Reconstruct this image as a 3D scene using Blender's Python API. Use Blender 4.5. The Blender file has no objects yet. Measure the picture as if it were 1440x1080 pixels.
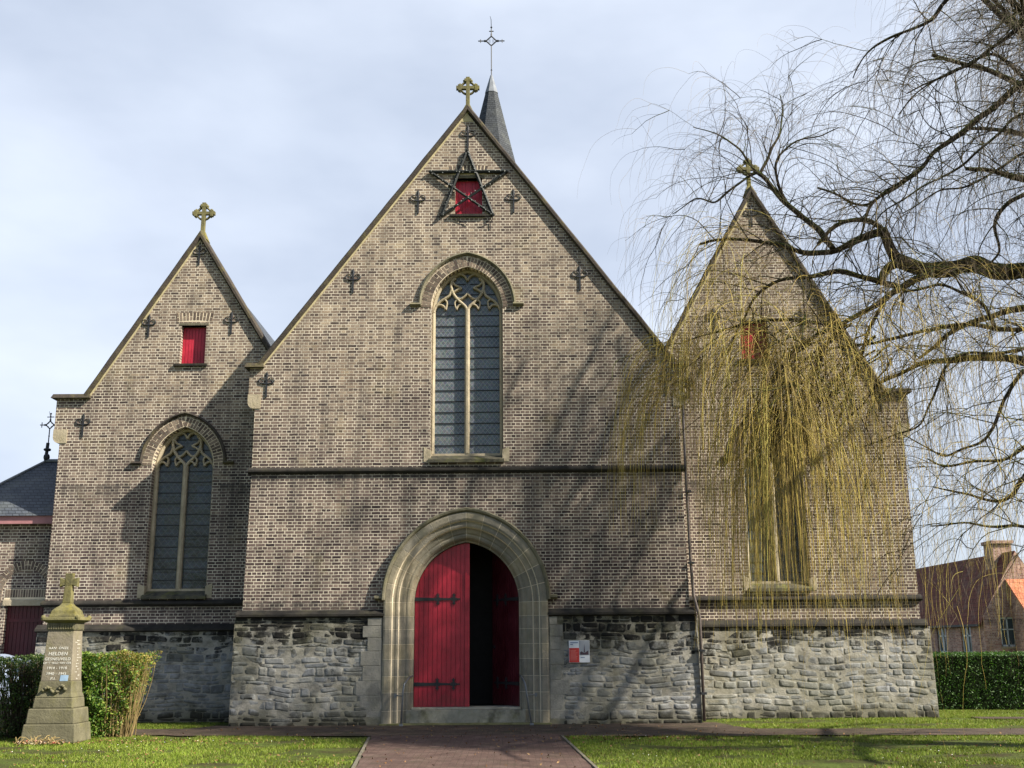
import bpy, bmesh, math, random
import numpy as np
from math import sin, cos, pi, radians, atan2, acos, sqrt, hypot
from mathutils import Vector, Matrix, noise as mnoise
from mathutils.geometry import tessellate_polygon

random.seed(7)
rng = np.random.default_rng(7)
scene = bpy.context.scene
COL = scene.collection

# ------------------------------------------------------------ camera
cam_d = bpy.data.cameras.new('camera'); cam = bpy.data.objects.new('camera', cam_d); COL.objects.link(cam)
scene.camera = cam
PITCH = math.atan(365 / 1525.0); ROLL = radians(0.40)
f = Vector((0, cos(PITCH), sin(PITCH))); u0 = Vector((0, -sin(PITCH), cos(PITCH))); r0 = Vector((1, 0, 0))
r = r0 * cos(ROLL) - u0 * sin(ROLL); u = u0 * cos(ROLL) + r0 * sin(ROLL)
m = Matrix((r, u, -f)).transposed().to_4x4(); m.translation = Vector((1.05, -24.5, 1.70))
cam.matrix_world = m
cam_d.sensor_width = 36; cam_d.lens = 1525 / 1440 * 36; cam_d.clip_end = 3000; cam_d.clip_start = .1

# ------------------------------------------------------------ light
SUN = Vector((-3.2, 1.5, -2.9)).normalized()
sl = bpy.data.lights.new('sun', 'SUN'); sl.energy = 5.0; sl.angle = radians(.53); sl.color = (1, .93, .80)
so = bpy.data.objects.new('sun', sl); COL.objects.link(so); so.rotation_euler = SUN.to_track_quat('-Z', 'Y').to_euler()
so.location = (30, -20, 30)
ELEV = math.asin(-SUN.z); AZ = atan2(-SUN.x, -SUN.y)
world = bpy.data.worlds.new('World'); scene.world = world; world.use_nodes = True
wt = world.node_tree; wt.nodes.clear()
def wn(t, **k):
    n = wt.nodes.new(t)
    for a, b in k.items(): setattr(n, a, b)
    return n
sky = wn('ShaderNodeTexSky', sky_type='NISHITA', sun_disc=False, sun_elevation=ELEV, sun_rotation=AZ, altitude=20, air_density=1.0, dust_density=1.5, ozone_density=1.3)
tc = wn('ShaderNodeTexCoord'); mp = wn('ShaderNodeMapping'); mp.inputs['Scale'].default_value = (1.0, 1.0, 2.3); mp.inputs['Location'].default_value = (.3, .15, .1)
nz = wn('ShaderNodeTexNoise'); nz.inputs['Scale'].default_value = 1.25; nz.inputs['Detail'].default_value = 7; nz.inputs['Roughness'].default_value = .48; nz.inputs['Distortion'].default_value = .35
cr = wn('ShaderNodeValToRGB'); cr.color_ramp.elements[0].position = .34; cr.color_ramp.elements[0].color = (.60, .60, .60, 1); cr.color_ramp.elements[1].position = .72; cr.color_ramp.elements[1].color = (.98, .98, .98, 1)
nz2 = wn('ShaderNodeTexNoise'); nz2.inputs['Scale'].default_value = 3.1; nz2.inputs['Detail'].default_value = 5
cc = wn('ShaderNodeValToRGB'); cc.color_ramp.elements[0].position = .32; cc.color_ramp.elements[0].color = (4.25, 4.8, 5.85, 1); cc.color_ramp.elements[1].position = .68; cc.color_ramp.elements[1].color = (6.0, 6.55, 7.55, 1)
mx = wn('ShaderNodeMixRGB'); bg = wn('ShaderNodeBackground'); bg.inputs['Strength'].default_value = .075; wo = wn('ShaderNodeOutputWorld')
L = wt.links.new
L(tc.outputs['Generated'], mp.inputs['Vector']); L(mp.outputs['Vector'], nz.inputs['Vector']); L(mp.outputs['Vector'], nz2.inputs['Vector'])
L(nz.outputs['Fac'], cr.inputs['Fac']); L(nz2.outputs['Fac'], cc.inputs['Fac'])
sx = wn('ShaderNodeSeparateXYZ'); L(tc.outputs['Generated'], sx.inputs[0])         # cloud bank over the church, clear sky behind the camera
mr = wn('ShaderNodeMapRange'); mr.interpolation_type = 'SMOOTHSTEP'; L(sx.outputs[1], mr.inputs['Value']); mr.inputs['From Min'].default_value = -.25; mr.inputs['From Max'].default_value = .45; mr.inputs['To Min'].default_value = .12; mr.inputs['To Max'].default_value = 1.0
mm = wn('ShaderNodeMath', operation='MULTIPLY'); L(cr.outputs['Color'], mm.inputs[0]); L(mr.outputs['Result'], mm.inputs[1]); L(mm.outputs[0], mx.inputs['Fac'])
L(sky.outputs['Color'], mx.inputs['Color1']); L(cc.outputs['Color'], mx.inputs['Color2']); L(mx.outputs['Color'], bg.inputs['Color']); L(bg.outputs['Background'], wo.inputs['Surface'])
scene.view_settings.view_transform = 'Standard'; scene.view_settings.look = 'None'; scene.view_settings.exposure = 1.05; scene.view_settings.gamma = 1.0
scene.cycles.max_bounces = 6; scene.cycles.diffuse_bounces = 3

# ------------------------------------------------------------ node material helper
class Mat:
    def __init__(s, name, rough=.85, spec=.3, metal=0):
        s.m = bpy.data.materials.new(name); s.m.use_nodes = True; s.t = s.m.node_tree; s.b = s.t.nodes['Principled BSDF']
        s.b.inputs['Roughness'].default_value = rough; s.b.inputs['Specular IOR Level'].default_value = spec; s.b.inputs['Metallic'].default_value = metal
        s.geo = s.n('ShaderNodeNewGeometry'); s.pos = s.geo.outputs['Position']
    def n(s, t, **k):
        n = s.t.nodes.new(t)
        for a, b in k.items(): setattr(n, a, b)
        return n
    def put(s, sock, v):
        if hasattr(v, 'links') or isinstance(v, bpy.types.NodeSocket): s.t.links.new(v, sock)
        elif isinstance(v, (tuple, list)) and len(v) == 3 and len(sock.default_value) == 4: sock.default_value = (*v, 1)
        else: sock.default_value = v
    def math(s, op, a, b=0.0, c=None, clamp=False):
        n = s.n('ShaderNodeMath', operation=op, use_clamp=clamp); s.put(n.inputs[0], a); s.put(n.inputs[1], b)
        if c is not None: s.put(n.inputs[2], c)
        return n.outputs[0]
    def sep(s, v):
        n = s.n('ShaderNodeSeparateXYZ'); s.put(n.inputs[0], v); return n.outputs
    def comb(s, x, y, z):
        n = s.n('ShaderNodeCombineXYZ'); s.put(n.inputs[0], x); s.put(n.inputs[1], y); s.put(n.inputs[2], z); return n.outputs[0]
    def scale(s, v, sc):
        n = s.n('ShaderNodeVectorMath', operation='MULTIPLY'); s.put(n.inputs[0], v); n.inputs[1].default_value = sc; return n.outputs[0]
    def noise(s, scale, detail=4, rough=.55, vec=None, dist=0, col=False):
        n = s.n('ShaderNodeTexNoise'); s.put(n.inputs['Vector'], vec if vec is not None else s.pos)
        n.inputs['Scale'].default_value = scale; n.inputs['Detail'].default_value = detail; n.inputs['Roughness'].default_value = rough; n.inputs['Distortion'].default_value = dist
        return n.outputs['Color' if col else 'Fac']
    def ramp(s, fac, stops):
        n = s.n('ShaderNodeValToRGB'); e = n.color_ramp.elements
        while len(e) < len(stops): e.new(.5)
        for i, (p, c) in enumerate(stops):
            e[i].position = p; e[i].color = (*c, 1) if isinstance(c, (tuple, list)) else (c, c, c, 1)
        s.put(n.inputs[0], fac); return n.outputs['Color']
    def mix(s, fac, a, b, mode='MIX'):
        n = s.n('ShaderNodeMixRGB', blend_type=mode); s.put(n.inputs[0], fac); s.put(n.inputs[1], a); s.put(n.inputs[2], b); return n.outputs[0]
    def color(s, v): s.put(s.b.inputs['Base Color'], v)
    def bump(s, h, dist=.01, strength=1.0):
        n = s.n('ShaderNodeBump'); n.inputs['Strength'].default_value = strength; n.inputs['Distance'].default_value = dist
        s.put(n.inputs['Height'], h); s.put(s.b.inputs['Normal'], n.outputs[0])
    def island(s): return s.geo.outputs['Random Per Island']
    def wallco(s):
        p = s.sep(s.pos); nn = s.sep(s.geo.outputs['True Normal'])
        side = s.math('GREATER_THAN', s.math('ABSOLUTE', nn[0]), .75)
        mixn = s.n('ShaderNodeMix', data_type='FLOAT'); s.put(mixn.inputs[0], side); s.put(mixn.inputs[2], p[0]); s.put(mixn.inputs[3], p[1])
        return mixn.outputs[0], p[2]

def simple(name, c, rough=.8, spec=.3, metal=0, var=.25, nscale=6, bump=.0, bscale=30):
    q = Mat(name, rough, spec, metal)
    q.color(q.ramp(q.noise(nscale, 5, .6), [(.3, tuple(x * (1 - var) for x in c)), (.7, tuple(min(1, x * (1 + var)) for x in c))]))
    if bump: q.bump(q.noise(bscale, 4), bump)
    return q.m

def brick_mat(name, cols, mortar, dirt=.35, rowh=.070, width=.215, zgrad=True):
    q = Mat(name, .9, .15)
    uu, vv = q.wallco()
    wob = q.noise(7, 2, .5, col=True); ws = q.sep(wob)
    u2 = q.math('ADD', uu, q.math('MULTIPLY', q.math('SUBTRACT', ws[0], .5), .018)); v2 = q.math('ADD', vv, q.math('MULTIPLY', q.math('SUBTRACT', ws[1], .5), .016))
    b = q.n('ShaderNodeTexBrick'); q.put(b.inputs['Vector'], q.comb(u2, v2, 0))
    b.offset = .5; b.offset_frequency = 2; b.squash = .5; b.squash_frequency = 2
    b.inputs['Scale'].default_value = 1; b.inputs['Brick Width'].default_value = width; b.inputs['Row Height'].default_value = rowh
    b.inputs['Mortar Size'].default_value = .0085; b.inputs['Mortar Smooth'].default_value = .15; b.inputs['Bias'].default_value = 0
    b.inputs['Color1'].default_value = (0, 0, 0, 1); b.inputs['Color2'].default_value = (1, 1, 1, 1); b.inputs['Mortar'].default_value = (.5, .5, .5, 1)
    rnd = q.sep(b.outputs['Color'])[0]
    bc = q.ramp(rnd, cols)
    bc = q.mix(.5, bc, q.ramp(q.noise(60, 3), [(.3, .25), (.7, .85)]), 'OVERLAY')
    big = q.noise(.55, 5, .62, dist=.6)
    tint = q.ramp(big, [(.34, (.66, .63, .67)), (.48, (.92, .90, .91)), (.58, (1.1, 1.08, 1.04)), (.70, (1.30, 1.26, 1.17))])
    tint = q.mix(1, tint, q.ramp(q.noise(2.6, 4, .7), [(.34, (.72, .70, .72)), (.62, (1.16, 1.14, 1.08))]), 'MULTIPLY')
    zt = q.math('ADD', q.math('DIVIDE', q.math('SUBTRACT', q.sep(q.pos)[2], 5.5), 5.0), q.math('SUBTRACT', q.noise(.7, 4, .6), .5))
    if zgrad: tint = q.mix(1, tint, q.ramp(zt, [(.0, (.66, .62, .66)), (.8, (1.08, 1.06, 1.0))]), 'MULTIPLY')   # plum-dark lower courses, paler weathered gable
    bc = q.mix(1, bc, tint, 'MULTIPLY')
    mo = q.mix(1, mortar, q.ramp(q.noise(2.3, 4, .65), [(.32, .55), (.60, 1.05)]), 'MULTIPLY')
    c = q.mix(b.outputs['Fac'], bc, mo)
    # soot and weather streaks running down
    st = q.noise(1, 5, .6, vec=q.scale(q.pos, (2.2, 2.2, .35)))
    c = q.mix(q.math('MULTIPLY', q.ramp(st, [(.50, 0), (.70, 1)]), dirt * 1.25), c, (.045, .042, .042))
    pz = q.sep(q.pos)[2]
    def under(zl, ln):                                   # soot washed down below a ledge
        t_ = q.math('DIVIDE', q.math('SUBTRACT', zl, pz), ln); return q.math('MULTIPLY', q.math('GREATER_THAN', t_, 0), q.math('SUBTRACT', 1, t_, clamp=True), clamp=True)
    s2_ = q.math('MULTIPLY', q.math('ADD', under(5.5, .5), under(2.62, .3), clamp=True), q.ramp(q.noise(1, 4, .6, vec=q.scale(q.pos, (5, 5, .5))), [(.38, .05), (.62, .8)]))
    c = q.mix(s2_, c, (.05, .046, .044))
    mossn = q.noise(1.3, 5, .6)
    c = q.mix(q.math('MULTIPLY', q.ramp(mossn, [(.56, 0), (.72, 1)]), .20), c, (.20, .17, .055))
    q.color(c)
    h = q.math('ADD', q.math('MULTIPLY', b.outputs['Fac'], -1.0), q.math('MULTIPLY', q.noise(45, 3), .5))
    q.bump(h, .007)
    return q.m

MORT = (.66, .59, .47)
NAVE_C = [(0, (.075, .060, .057)), (.2, (.145, .115, .100)), (.65, (.22, .178, .148)), (1, (.31, .26, .21))]
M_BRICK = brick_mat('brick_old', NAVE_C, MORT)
M_BRICKL = brick_mat('brick_plum', [(0, (.030, .024, .026)), (.35, (.070, .052, .046)), (.7, (.115, .086, .066)), (1, (.17, .13, .10))], (.52, .46, .37), dirt=.25)
M_BRICKR = brick_mat('brick_red', [(0, (.26, .14, .115)), (.5, (.44, .265, .21)), (1, (.55, .38, .30))], (.52, .44, .37), dirt=.2, zgrad=False)

q = Mat('arch_brick', .9, .15)
q.color(q.mix(1, q.ramp(q.island(), [(0, (.08, .060, .052)), (.5, (.16, .122, .095)), (1, (.25, .195, .15))]), q.ramp(q.noise(25, 4), [(.3, .7), (.7, 1.2)]), 'MULTIPLY')); q.bump(q.noise(60, 3), .004)
M_ARCHB = q.m
M_MORTAR = simple('mortar', (.70, .60, .44), .95, .1, var=.15, nscale=5, bump=.004, bscale=60)

def stone_mat(name, a, b, moss=.3, dark=.3, joints=None, island=False, mcol=(.16, .15, .045)):
    q = Mat(name, .88, .2)
    base = q.mix(q.ramp(q.noise(4, 6, .65), [(.3, 0), (.7, 1)]), a, b)
    if island: base = q.mix(1, base, q.ramp(q.island(), [(0, (.78, .79, .82)), (.12, (.88, .89, .92)), (.5, (1, 1, 1)), (.8, (1.12, 1.08, .98)), (1, (1.2, 1.15, 1.05))]), 'MULTIPLY')
    if joints:
        uu, vv = q.wallco()
        bt = q.n('ShaderNodeTexBrick'); q.put(bt.inputs['Vector'], q.comb(uu, vv, 0)); bt.inputs['Scale'].default_value = 1
        bt.inputs['Brick Width'].default_value = joints[0]; bt.inputs['Row Height'].default_value = joints[1]; bt.inputs['Mortar Size'].default_value = .006
        bt.inputs['Color1'].default_value = (.8, .8, .82, 1); bt.inputs['Color2'].default_value = (1.1, 1.08, 1, 1); bt.inputs['Mortar'].default_value = (1.45, 1.4, 1.3, 1)
        base = q.mix(1, base, bt.outputs['Color'], 'MULTIPLY')
    base = q.mix(q.math('MULTIPLY', q.ramp(q.noise(3.0, 6, .7), [(.50, 0), (.68, 1)]), moss), base, mcol)
    base = q.mix(q.math('MULTIPLY', q.ramp(q.noise(2.2, 6, .7, vec=q.scale(q.pos, (1.3, 1.3, .8))), [(.52, 0), (.66, 1)]), dark), base, (.025, .024, .022))
    q.color(base); q.bump(q.noise(22, 6, .65), .012)
    return q.m
M_RUBBLE = None
q = Mat('rubble_stone', .9, .15)
base = q.mix(q.ramp(q.noise(5, 6, .7), [(.3, 0), (.7, 1)]), (.20, .203, .205), (.33, .33, .315))
base = q.mix(1, base, q.ramp(q.island(), [(0, (.40, .42, .47)), (.05, (.80, .83, .88)), (.30, (.96, .97, 1.0)), (.7, (1.02, 1.02, 1.0)), (1, (1.12, 1.08, 1.0))]), 'MULTIPLY')
pz = q.sep(q.pos)[2]
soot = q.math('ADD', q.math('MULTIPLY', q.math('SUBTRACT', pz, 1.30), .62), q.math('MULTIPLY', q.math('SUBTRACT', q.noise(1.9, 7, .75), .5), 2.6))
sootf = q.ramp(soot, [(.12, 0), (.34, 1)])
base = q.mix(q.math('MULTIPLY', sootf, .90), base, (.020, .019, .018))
foot = q.ramp(q.math('ADD', q.math('MULTIPLY', q.math('SUBTRACT', .42, pz), 1.7), q.math('MULTIPLY', q.math('SUBTRACT', q.noise(2.0, 5, .65), .5), 1.6)), [(.15, 0), (.6, 1)])
base = q.mix(q.math('MULTIPLY', foot, .75), base, (.05, .047, .028))
base = q.mix(q.math('MULTIPLY', q.ramp(q.noise(1.1, 5, .6), [(.42, 0), (.60, 1)]), .50), base, (.125, .12, .070))
base = q.mix(q.math('MULTIPLY', q.ramp(q.noise(2.6, 7, .72, vec=q.scale(q.pos, (1, 1, 1.8))), [(.47, 0), (.62, 1)]), .65), base, (.085, .083, .072))
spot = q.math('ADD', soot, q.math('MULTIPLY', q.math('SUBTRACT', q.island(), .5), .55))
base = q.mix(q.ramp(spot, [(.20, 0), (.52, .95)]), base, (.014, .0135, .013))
base = q.mix(q.math('MULTIPLY', foot, .8), base, (.030, .028, .020))
q.color(base); q.bump(q.noise(9, 8, .72), .022); M_RUBBLE = q.m
q = Mat('rubble_mortar', .95, .1)
b0 = q.ramp(q.noise(3, 5, .65), [(.3, (.29, .275, .24)), (.7, (.42, .395, .34))])
pz = q.sep(q.pos)[2]
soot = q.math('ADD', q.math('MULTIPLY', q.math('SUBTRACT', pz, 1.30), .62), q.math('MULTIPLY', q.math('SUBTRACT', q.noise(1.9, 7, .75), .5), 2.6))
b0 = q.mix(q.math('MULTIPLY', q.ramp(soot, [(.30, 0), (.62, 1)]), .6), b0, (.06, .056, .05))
foot = q.ramp(q.math('ADD', q.math('MULTIPLY', q.math('SUBTRACT', .42, pz), 1.7), q.math('MULTIPLY', q.math('SUBTRACT', q.noise(2.0, 5, .65), .5), 1.6)), [(.15, 0), (.6, 1)])
b0 = q.mix(q.math('MULTIPLY', foot, .7), b0, (.085, .08, .04))
b0 = q.mix(q.math('MULTIPLY', q.ramp(q.noise(2.6, 7, .72, vec=q.scale(q.pos, (1, 1, 1.8))), [(.47, 0), (.62, 1)]), .60), b0, (.11, .105, .09))
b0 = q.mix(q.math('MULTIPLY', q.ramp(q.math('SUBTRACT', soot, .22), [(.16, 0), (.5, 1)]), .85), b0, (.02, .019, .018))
b0 = q.mix(q.math('MULTIPLY', q.ramp(q.noise(1.1, 5, .6), [(.42, 0), (.60, 1)]), .50), b0, (.15, .14, .085))
q.color(b0); q.bump(q.noise(9, 8, .72), .022); M_RMORT = q.m

M_STONE = stone_mat('beige_stone', (.32, .27, .19), (.46, .395, .28), moss=.30, dark=.18)
M_ASHLAR = stone_mat('ashlar_stone', (.21, .188, .145), (.32, .285, .22), moss=.22, dark=.22, island=True)
M_QUOIN = stone_mat('quoin_stone', (.20, .19, .165), (.31, .295, .25), moss=.18, dark=.25, island=True)
M_LEDGE = stone_mat('dark_ledge', (.016, .015, .014), (.045, .040, .034), moss=.30, dark=.9, mcol=(.05, .05, .018))
M_COPE = stone_mat('coping_stone', (.040, .034, .031), (.085, .070, .055), moss=.40, dark=.45, mcol=(.17, .15, .04))
M_CROSS = stone_mat('lichen_stone', (.12, .11, .055), (.20, .18, .08), moss=.75, dark=.45, mcol=(.22, .19, .03))
M_SILL = stone_mat('mossy_sill', (.05, .048, .04), (.13, .12, .08), moss=.75, dark=.85, mcol=(.16, .17, .03))
M_MON = stone_mat('monument_stone', (.10, .092, .058), (.18, .165, .105), moss=.40, dark=.2, mcol=(.17, .16, .05))
M_LIME = simple('pale_lime_edge', (.46, .40, .24), .95, .1, var=.2, nscale=9)
M_IRON = simple('wrought_iron', (.020, .022, .026), .55, .4, 0, .3, 20)
M_STRAP = simple('black_strap_iron', (.022, .022, .024), .55, .4, 0, .2, 20)
M_GALV = simple('grey_painted_metal', (.17, .18, .19), .45, .5, .4, .2, 10)
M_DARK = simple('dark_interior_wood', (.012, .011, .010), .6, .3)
M_PIPE = simple('brown_pipe', (.11, .085, .075), .5, .5, .1, .25, 5)
M_FASCIA = simple('red_fascia', (.36, .17, .175), .6, .3, var=.12)

def paint(name, c, rough=.38):
    q = Mat(name, rough, .4)
    b = q.mix(q.ramp(q.noise(1.7, 6, .65), [(.32, 0), (.68, 1)]), tuple(x * .60 for x in c), tuple(min(1, x * 1.15 + .012) for x in c))
    b = q.mix(q.math('MULTIPLY', q.ramp(q.noise(9, 6, .75), [(.56, 0), (.70, 1)]), .35), b, tuple(x * .5 + .03 for x in c))
    pz = q.sep(q.pos)[2]; ft = q.ramp(q.math('ADD', q.math('MULTIPLY', q.math('SUBTRACT', .75, pz), 1.2), q.math('MULTIPLY', q.math('SUBTRACT', q.noise(6, 5, .7), .5), 1.2)), [(.1, 0), (.7, 1)])
    b = q.mix(q.math('MULTIPLY', ft, .55), b, (.06, .03, .025))
    st = q.noise(1, 5, .6, vec=q.scale(q.pos, (16, 16, 1.2)))
    b = q.mix(q.math('MULTIPLY', q.ramp(st, [(.52, 0), (.75, 1)]), .35), b, tuple(x * .45 for x in c))
    q.color(b); q.bump(q.noise(14, 3, vec=q.scale(q.pos, (6, 6, 1))), .003); return q.m
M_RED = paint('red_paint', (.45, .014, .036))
M_DRED = paint('shaded_red_paint', (.085, .006, .013))  # shade of the open leaf put into the colour; chapel door shares it

def slate_mat(name, c1, c2, w=.22, h=.14, rough=.55):
    q = Mat(name, rough, .4)
    p = q.sep(q.pos); b = q.n('ShaderNodeTexBrick'); q.put(b.inputs['Vector'], q.comb(q.math('ADD', p[0], q.math('MULTIPLY', p[1], .7)), p[2], 0))
    b.inputs['Scale'].default_value = 1; b.inputs['Brick Width'].default_value = w; b.inputs['Row Height'].default_value = h; b.inputs['Mortar Size'].default_value = .008
    b.inputs['Color1'].default_value = (*c1, 1); b.inputs['Color2'].default_value = (*c2, 1); b.inputs['Mortar'].default_value = tuple(x * .35 for x in c1) + (1,)
    c = q.mix(q.math('MULTIPLY', q.ramp(q.noise(1.6, 6, .65), [(.5, 0), (.75, 1)]), .4), b.outputs['Color'], (.16, .17, .15))
    q.color(c); q.bump(q.math('ADD', q.math('MULTIPLY', b.outputs['Fac'], -1), q.noise(20, 3)), .01); return q.m
M_SLATE = slate_mat('slate', (.045, .053, .066), (.070, .080, .096), .16, .085)
M_SPIRE = slate_mat('spire_slate', (.026, .031, .038), (.050, .057, .066), .16, .10, .8)
M_TILE = slate_mat('brown_tile', (.12, .036, .024), (.16, .055, .036), .25, .2, .95)
M_ORANGE = slate_mat('orange_pantile', (.42, .13, .06), (.55, .20, .10), .22, .25, .8)
M_LEAD = simple('pale_lead', (.20, .215, .24), .75, .15, 0)

def glass_mat(name, base, lead, vs=.105, lines=True):
    q = Mat(name, .22, .5)
    p = q.sep(q.pos)
    a = q.math('ADD', p[0], q.math('MULTIPLY', p[2], .82)); b = q.math('SUBTRACT', p[0], q.math('MULTIPLY', p[2], .82))
    def ln(t, s, w): return q.math('LESS_THAN', q.math('ABSOLUTE', q.math('SUBTRACT', q.math('FRACT', q.math('DIVIDE', t, s)), .5)), w)
    l = q.math('MAXIMUM', ln(a, vs, .07), ln(b, vs, .07))
    vor = q.n('ShaderNodeTexVoronoi'); q.put(vor.inputs['Vector'], q.scale(q.pos, (9, 9, 7))); 
    c = q.mix(q.ramp(q.noise(1.8, 5, .7), [(.3, 0), (.7, 1)]), base[0], base[1])
    c = q.mix(.35, c, q.mix(1, c, vor.outputs['Color'], 'MULTIPLY'))
    c = q.mix(q.math('MULTIPLY', l, .42), c, lead)
    q.color(c)
    pn = q.n('ShaderNodeTexWhiteNoise', noise_dimensions='2D'); p2 = q.comb(q.math('FLOOR', q.math('DIVIDE', p[0], .37)), q.math('FLOOR', q.math('DIVIDE', p[2], .262)), 0); q.put(pn.inputs['Vector'], p2)
    ps = q.sep(pn.outputs['Color']); tl = q.math('ADD', q.math('MULTIPLY', p[0], q.math('SUBTRACT', ps[0], .5)), q.math('MULTIPLY', p[2], q.math('SUBTRACT', ps[1], .5)))
    q.bump(q.math('ADD', q.math('MULTIPLY', q.noise(7, 2), .012), q.math('MULTIPLY', tl, .10)), 1.0, .8); return q.m
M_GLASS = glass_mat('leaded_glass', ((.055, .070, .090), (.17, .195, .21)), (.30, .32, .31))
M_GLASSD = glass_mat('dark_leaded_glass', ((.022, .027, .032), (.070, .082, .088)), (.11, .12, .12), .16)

def plain(name, c, rough=.6, spec=.3):
    q = Mat(name, rough, spec); q.color(c); return q.m

# ------------------------------------------------------------ mesh builder
class MB:
    def __init__(s): s.v = []; s.f = []
    def add(s, vs, fs):
        o = len(s.v); s.v += [tuple(p) for p in vs]; s.f += [tuple(i + o for i in ff) for ff in fs]; return s
    def box(s, x0, x1, y0, y1, z0, z1, mtx=None):
        vs = [Vector(p) for p in ((x0, y0, z0), (x1, y0, z0), (x1, y1, z0), (x0, y1, z0), (x0, y0, z1), (x1, y0, z1), (x1, y1, z1), (x0, y1, z1))]
        if mtx: vs = [mtx @ p for p in vs]
        return s.add(vs, [(0, 3, 2, 1), (4, 5, 6, 7), (0, 1, 5, 4), (1, 2, 6, 5), (2, 3, 7, 6), (3, 0, 4, 7)])
    def frustum(s, cx, cy, z0, z1, a0, b0, a1, b1):
        vs = [(cx - a0, cy - b0, z0), (cx + a0, cy - b0, z0), (cx + a0, cy + b0, z0), (cx - a0, cy + b0, z0), (cx - a1, cy - b1, z1), (cx + a1, cy - b1, z1), (cx + a1, cy + b1, z1), (cx - a1, cy + b1, z1)]
        return s.add(vs, [(0, 3, 2, 1), (4, 5, 6, 7), (0, 1, 5, 4), (1, 2, 6, 5), (2, 3, 7, 6), (3, 0, 4, 7)])
    def wall(s, loops, y0, y1, front=True, back=True):
        """polygon with holes in x,z, extruded from y0 (front) to y1"""
        vl = [[Vector((x, z, 0)) for x, z in lp] for lp in loops]; tris = tessellate_polygon(vl)
        flat = [p for lp in loops for p in lp]; n = len(flat); o = len(s.v)
        s.v += [(x, y0, z) for x, z in flat] + [(x, y1, z) for x, z in flat]
        for t in tris:
            a, b, c = [flat[i] for i in t]
            cr_ = (b[0] - a[0]) * (c[1] - a[1]) - (b[1] - a[1]) * (c[0] - a[0])
            t = t if cr_ > 0 else t[::-1]
            if front: s.f.append(tuple(i + o for i in t))
            if back: s.f.append(tuple(i + o + n for i in t[::-1]))
        k = 0
        for lp in loops:
            mN = len(lp); ar = sum(lp[i][0] * lp[(i + 1) % mN][1] - lp[(i + 1) % mN][0] * lp[i][1] for i in range(mN))
            outer = (k == 0)
            for i in range(mN):
                a = k + i; b = k + (i + 1) % mN
                ff = (o + a, o + a + n, o + b + n, o + b)
                if (ar > 0) != outer: ff = ff[::-1]
                s.f.append(ff)
            k += mN
        return s
    def tube(s, pts, rad, n=6, cap=True):
        pts = [Vector(p) for p in pts]; N = len(pts)
        if N < 2: return s
        if not hasattr(rad, '__len__'): rad = [rad] * N
        o = len(s.v); t = (pts[1] - pts[0]).normalized(); up = Vector((0, 0, 1)) if abs(t.z) < .9 else Vector((1, 0, 0))
        a = t.cross(up).normalized()
        for i in range(N):
            t2 = (pts[min(i + 1, N - 1)] - pts[max(i - 1, 0)])
            t2 = t2.normalized() if t2.length > 1e-9 else t
            a = (a - t2 * a.dot(t2)); a = a.normalized() if a.length > 1e-6 else t2.orthogonal().normalized(); b = t2.cross(a)
            for k in range(n):
                an = 2 * pi * k / n; s.v.append(tuple(pts[i] + (a * cos(an) + b * sin(an)) * rad[i]))
        for i in range(N - 1):
            for k in range(n):
                k2 = (k + 1) % n; s.f.append((o + i * n + k, o + i * n + k2, o + (i + 1) * n + k2, o + (i + 1) * n + k))
        if cap:
            s.f.append(tuple(o + k for k in range(n))[::-1]); s.f.append(tuple(o + (N - 1) * n + k for k in range(n)))
        return s
    def bar(s, pts, w, y0, y1, closed=False):
        """flat 2D path (x,z) with rectangular section, width w in plane, between depths y0..y1, chamfered front"""
        N = len(pts); P = [Vector((p[0], 0, p[1])) for p in pts]; o = len(s.v)
        for i in range(N):
            if closed: t = P[(i + 1) % N] - P[(i - 1) % N]
            else: t = P[min(i + 1, N - 1)] - P[max(i - 1, 0)]
            t.normalize(); nn = Vector((-t.z, 0, t.x))
            for (e, y) in ((-.5, y1), (-.5, y0 + w * .35), (-.18, y0), (.18, y0), (.5, y0 + w * .35), (.5, y1)):
                q_ = P[i] + nn * (e * w); s.v.append((q_.x, y, q_.z))
        R = N if closed else N - 1
        for i in range(R):
            j = (i + 1) % N
            for k in range(5): s.f.append((o + i * 6 + k, o + i * 6 + k + 1, o + j * 6 + k + 1, o + j * 6 + k))
        if not closed:
            s.f.append(tuple(o + k for k in range(6))[::-1]); s.f.append(tuple(o + (N - 1) * 6 + k for k in range(6)))
        return s
    def ball(s, c, rad, n=6, sz=1):
        vs = []; fs = []
        for i in range(n + 1):
            th = pi * i / n
            for k in range(n): vs.append((c[0] + rad * sin(th) * cos(2 * pi * k / n), c[1] + rad * sin(th) * sin(2 * pi * k / n), c[2] + sz * rad * cos(th)))
        for i in range(n):
            for k in range(n): fs.append((i * n + k, (i + 1) * n + k, (i + 1) * n + (k + 1) % n, i * n + (k + 1) % n))
        return s.add(vs, fs)
    def build(s, name, mat, parent=None, smooth=False, bevel=0, mtx=None):
        me = bpy.data.meshes.new(name); vs = s.v
        if mtx: vs = [tuple(mtx @ Vector(p)) for p in vs]
        me.from_pydata(vs, [], s.f); me.materials.append(mat); me.update()
        bm = bmesh.new(); bm.from_mesh(me); bmesh.ops.remove_doubles(bm, verts=bm.verts, dist=1e-5) if len(s.v) < 20000 and not smooth else None
        bmesh.ops.recalc_face_normals(bm, faces=bm.faces); bm.to_mesh(me); bm.free()
        if smooth: me.polygons.foreach_set('use_smooth', [True] * len(me.polygons))
        o = bpy.data.objects.new(name, me); COL.objects.link(o)
        if parent: o.parent = parent; o.matrix_parent_inverse = INV(parent)
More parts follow.
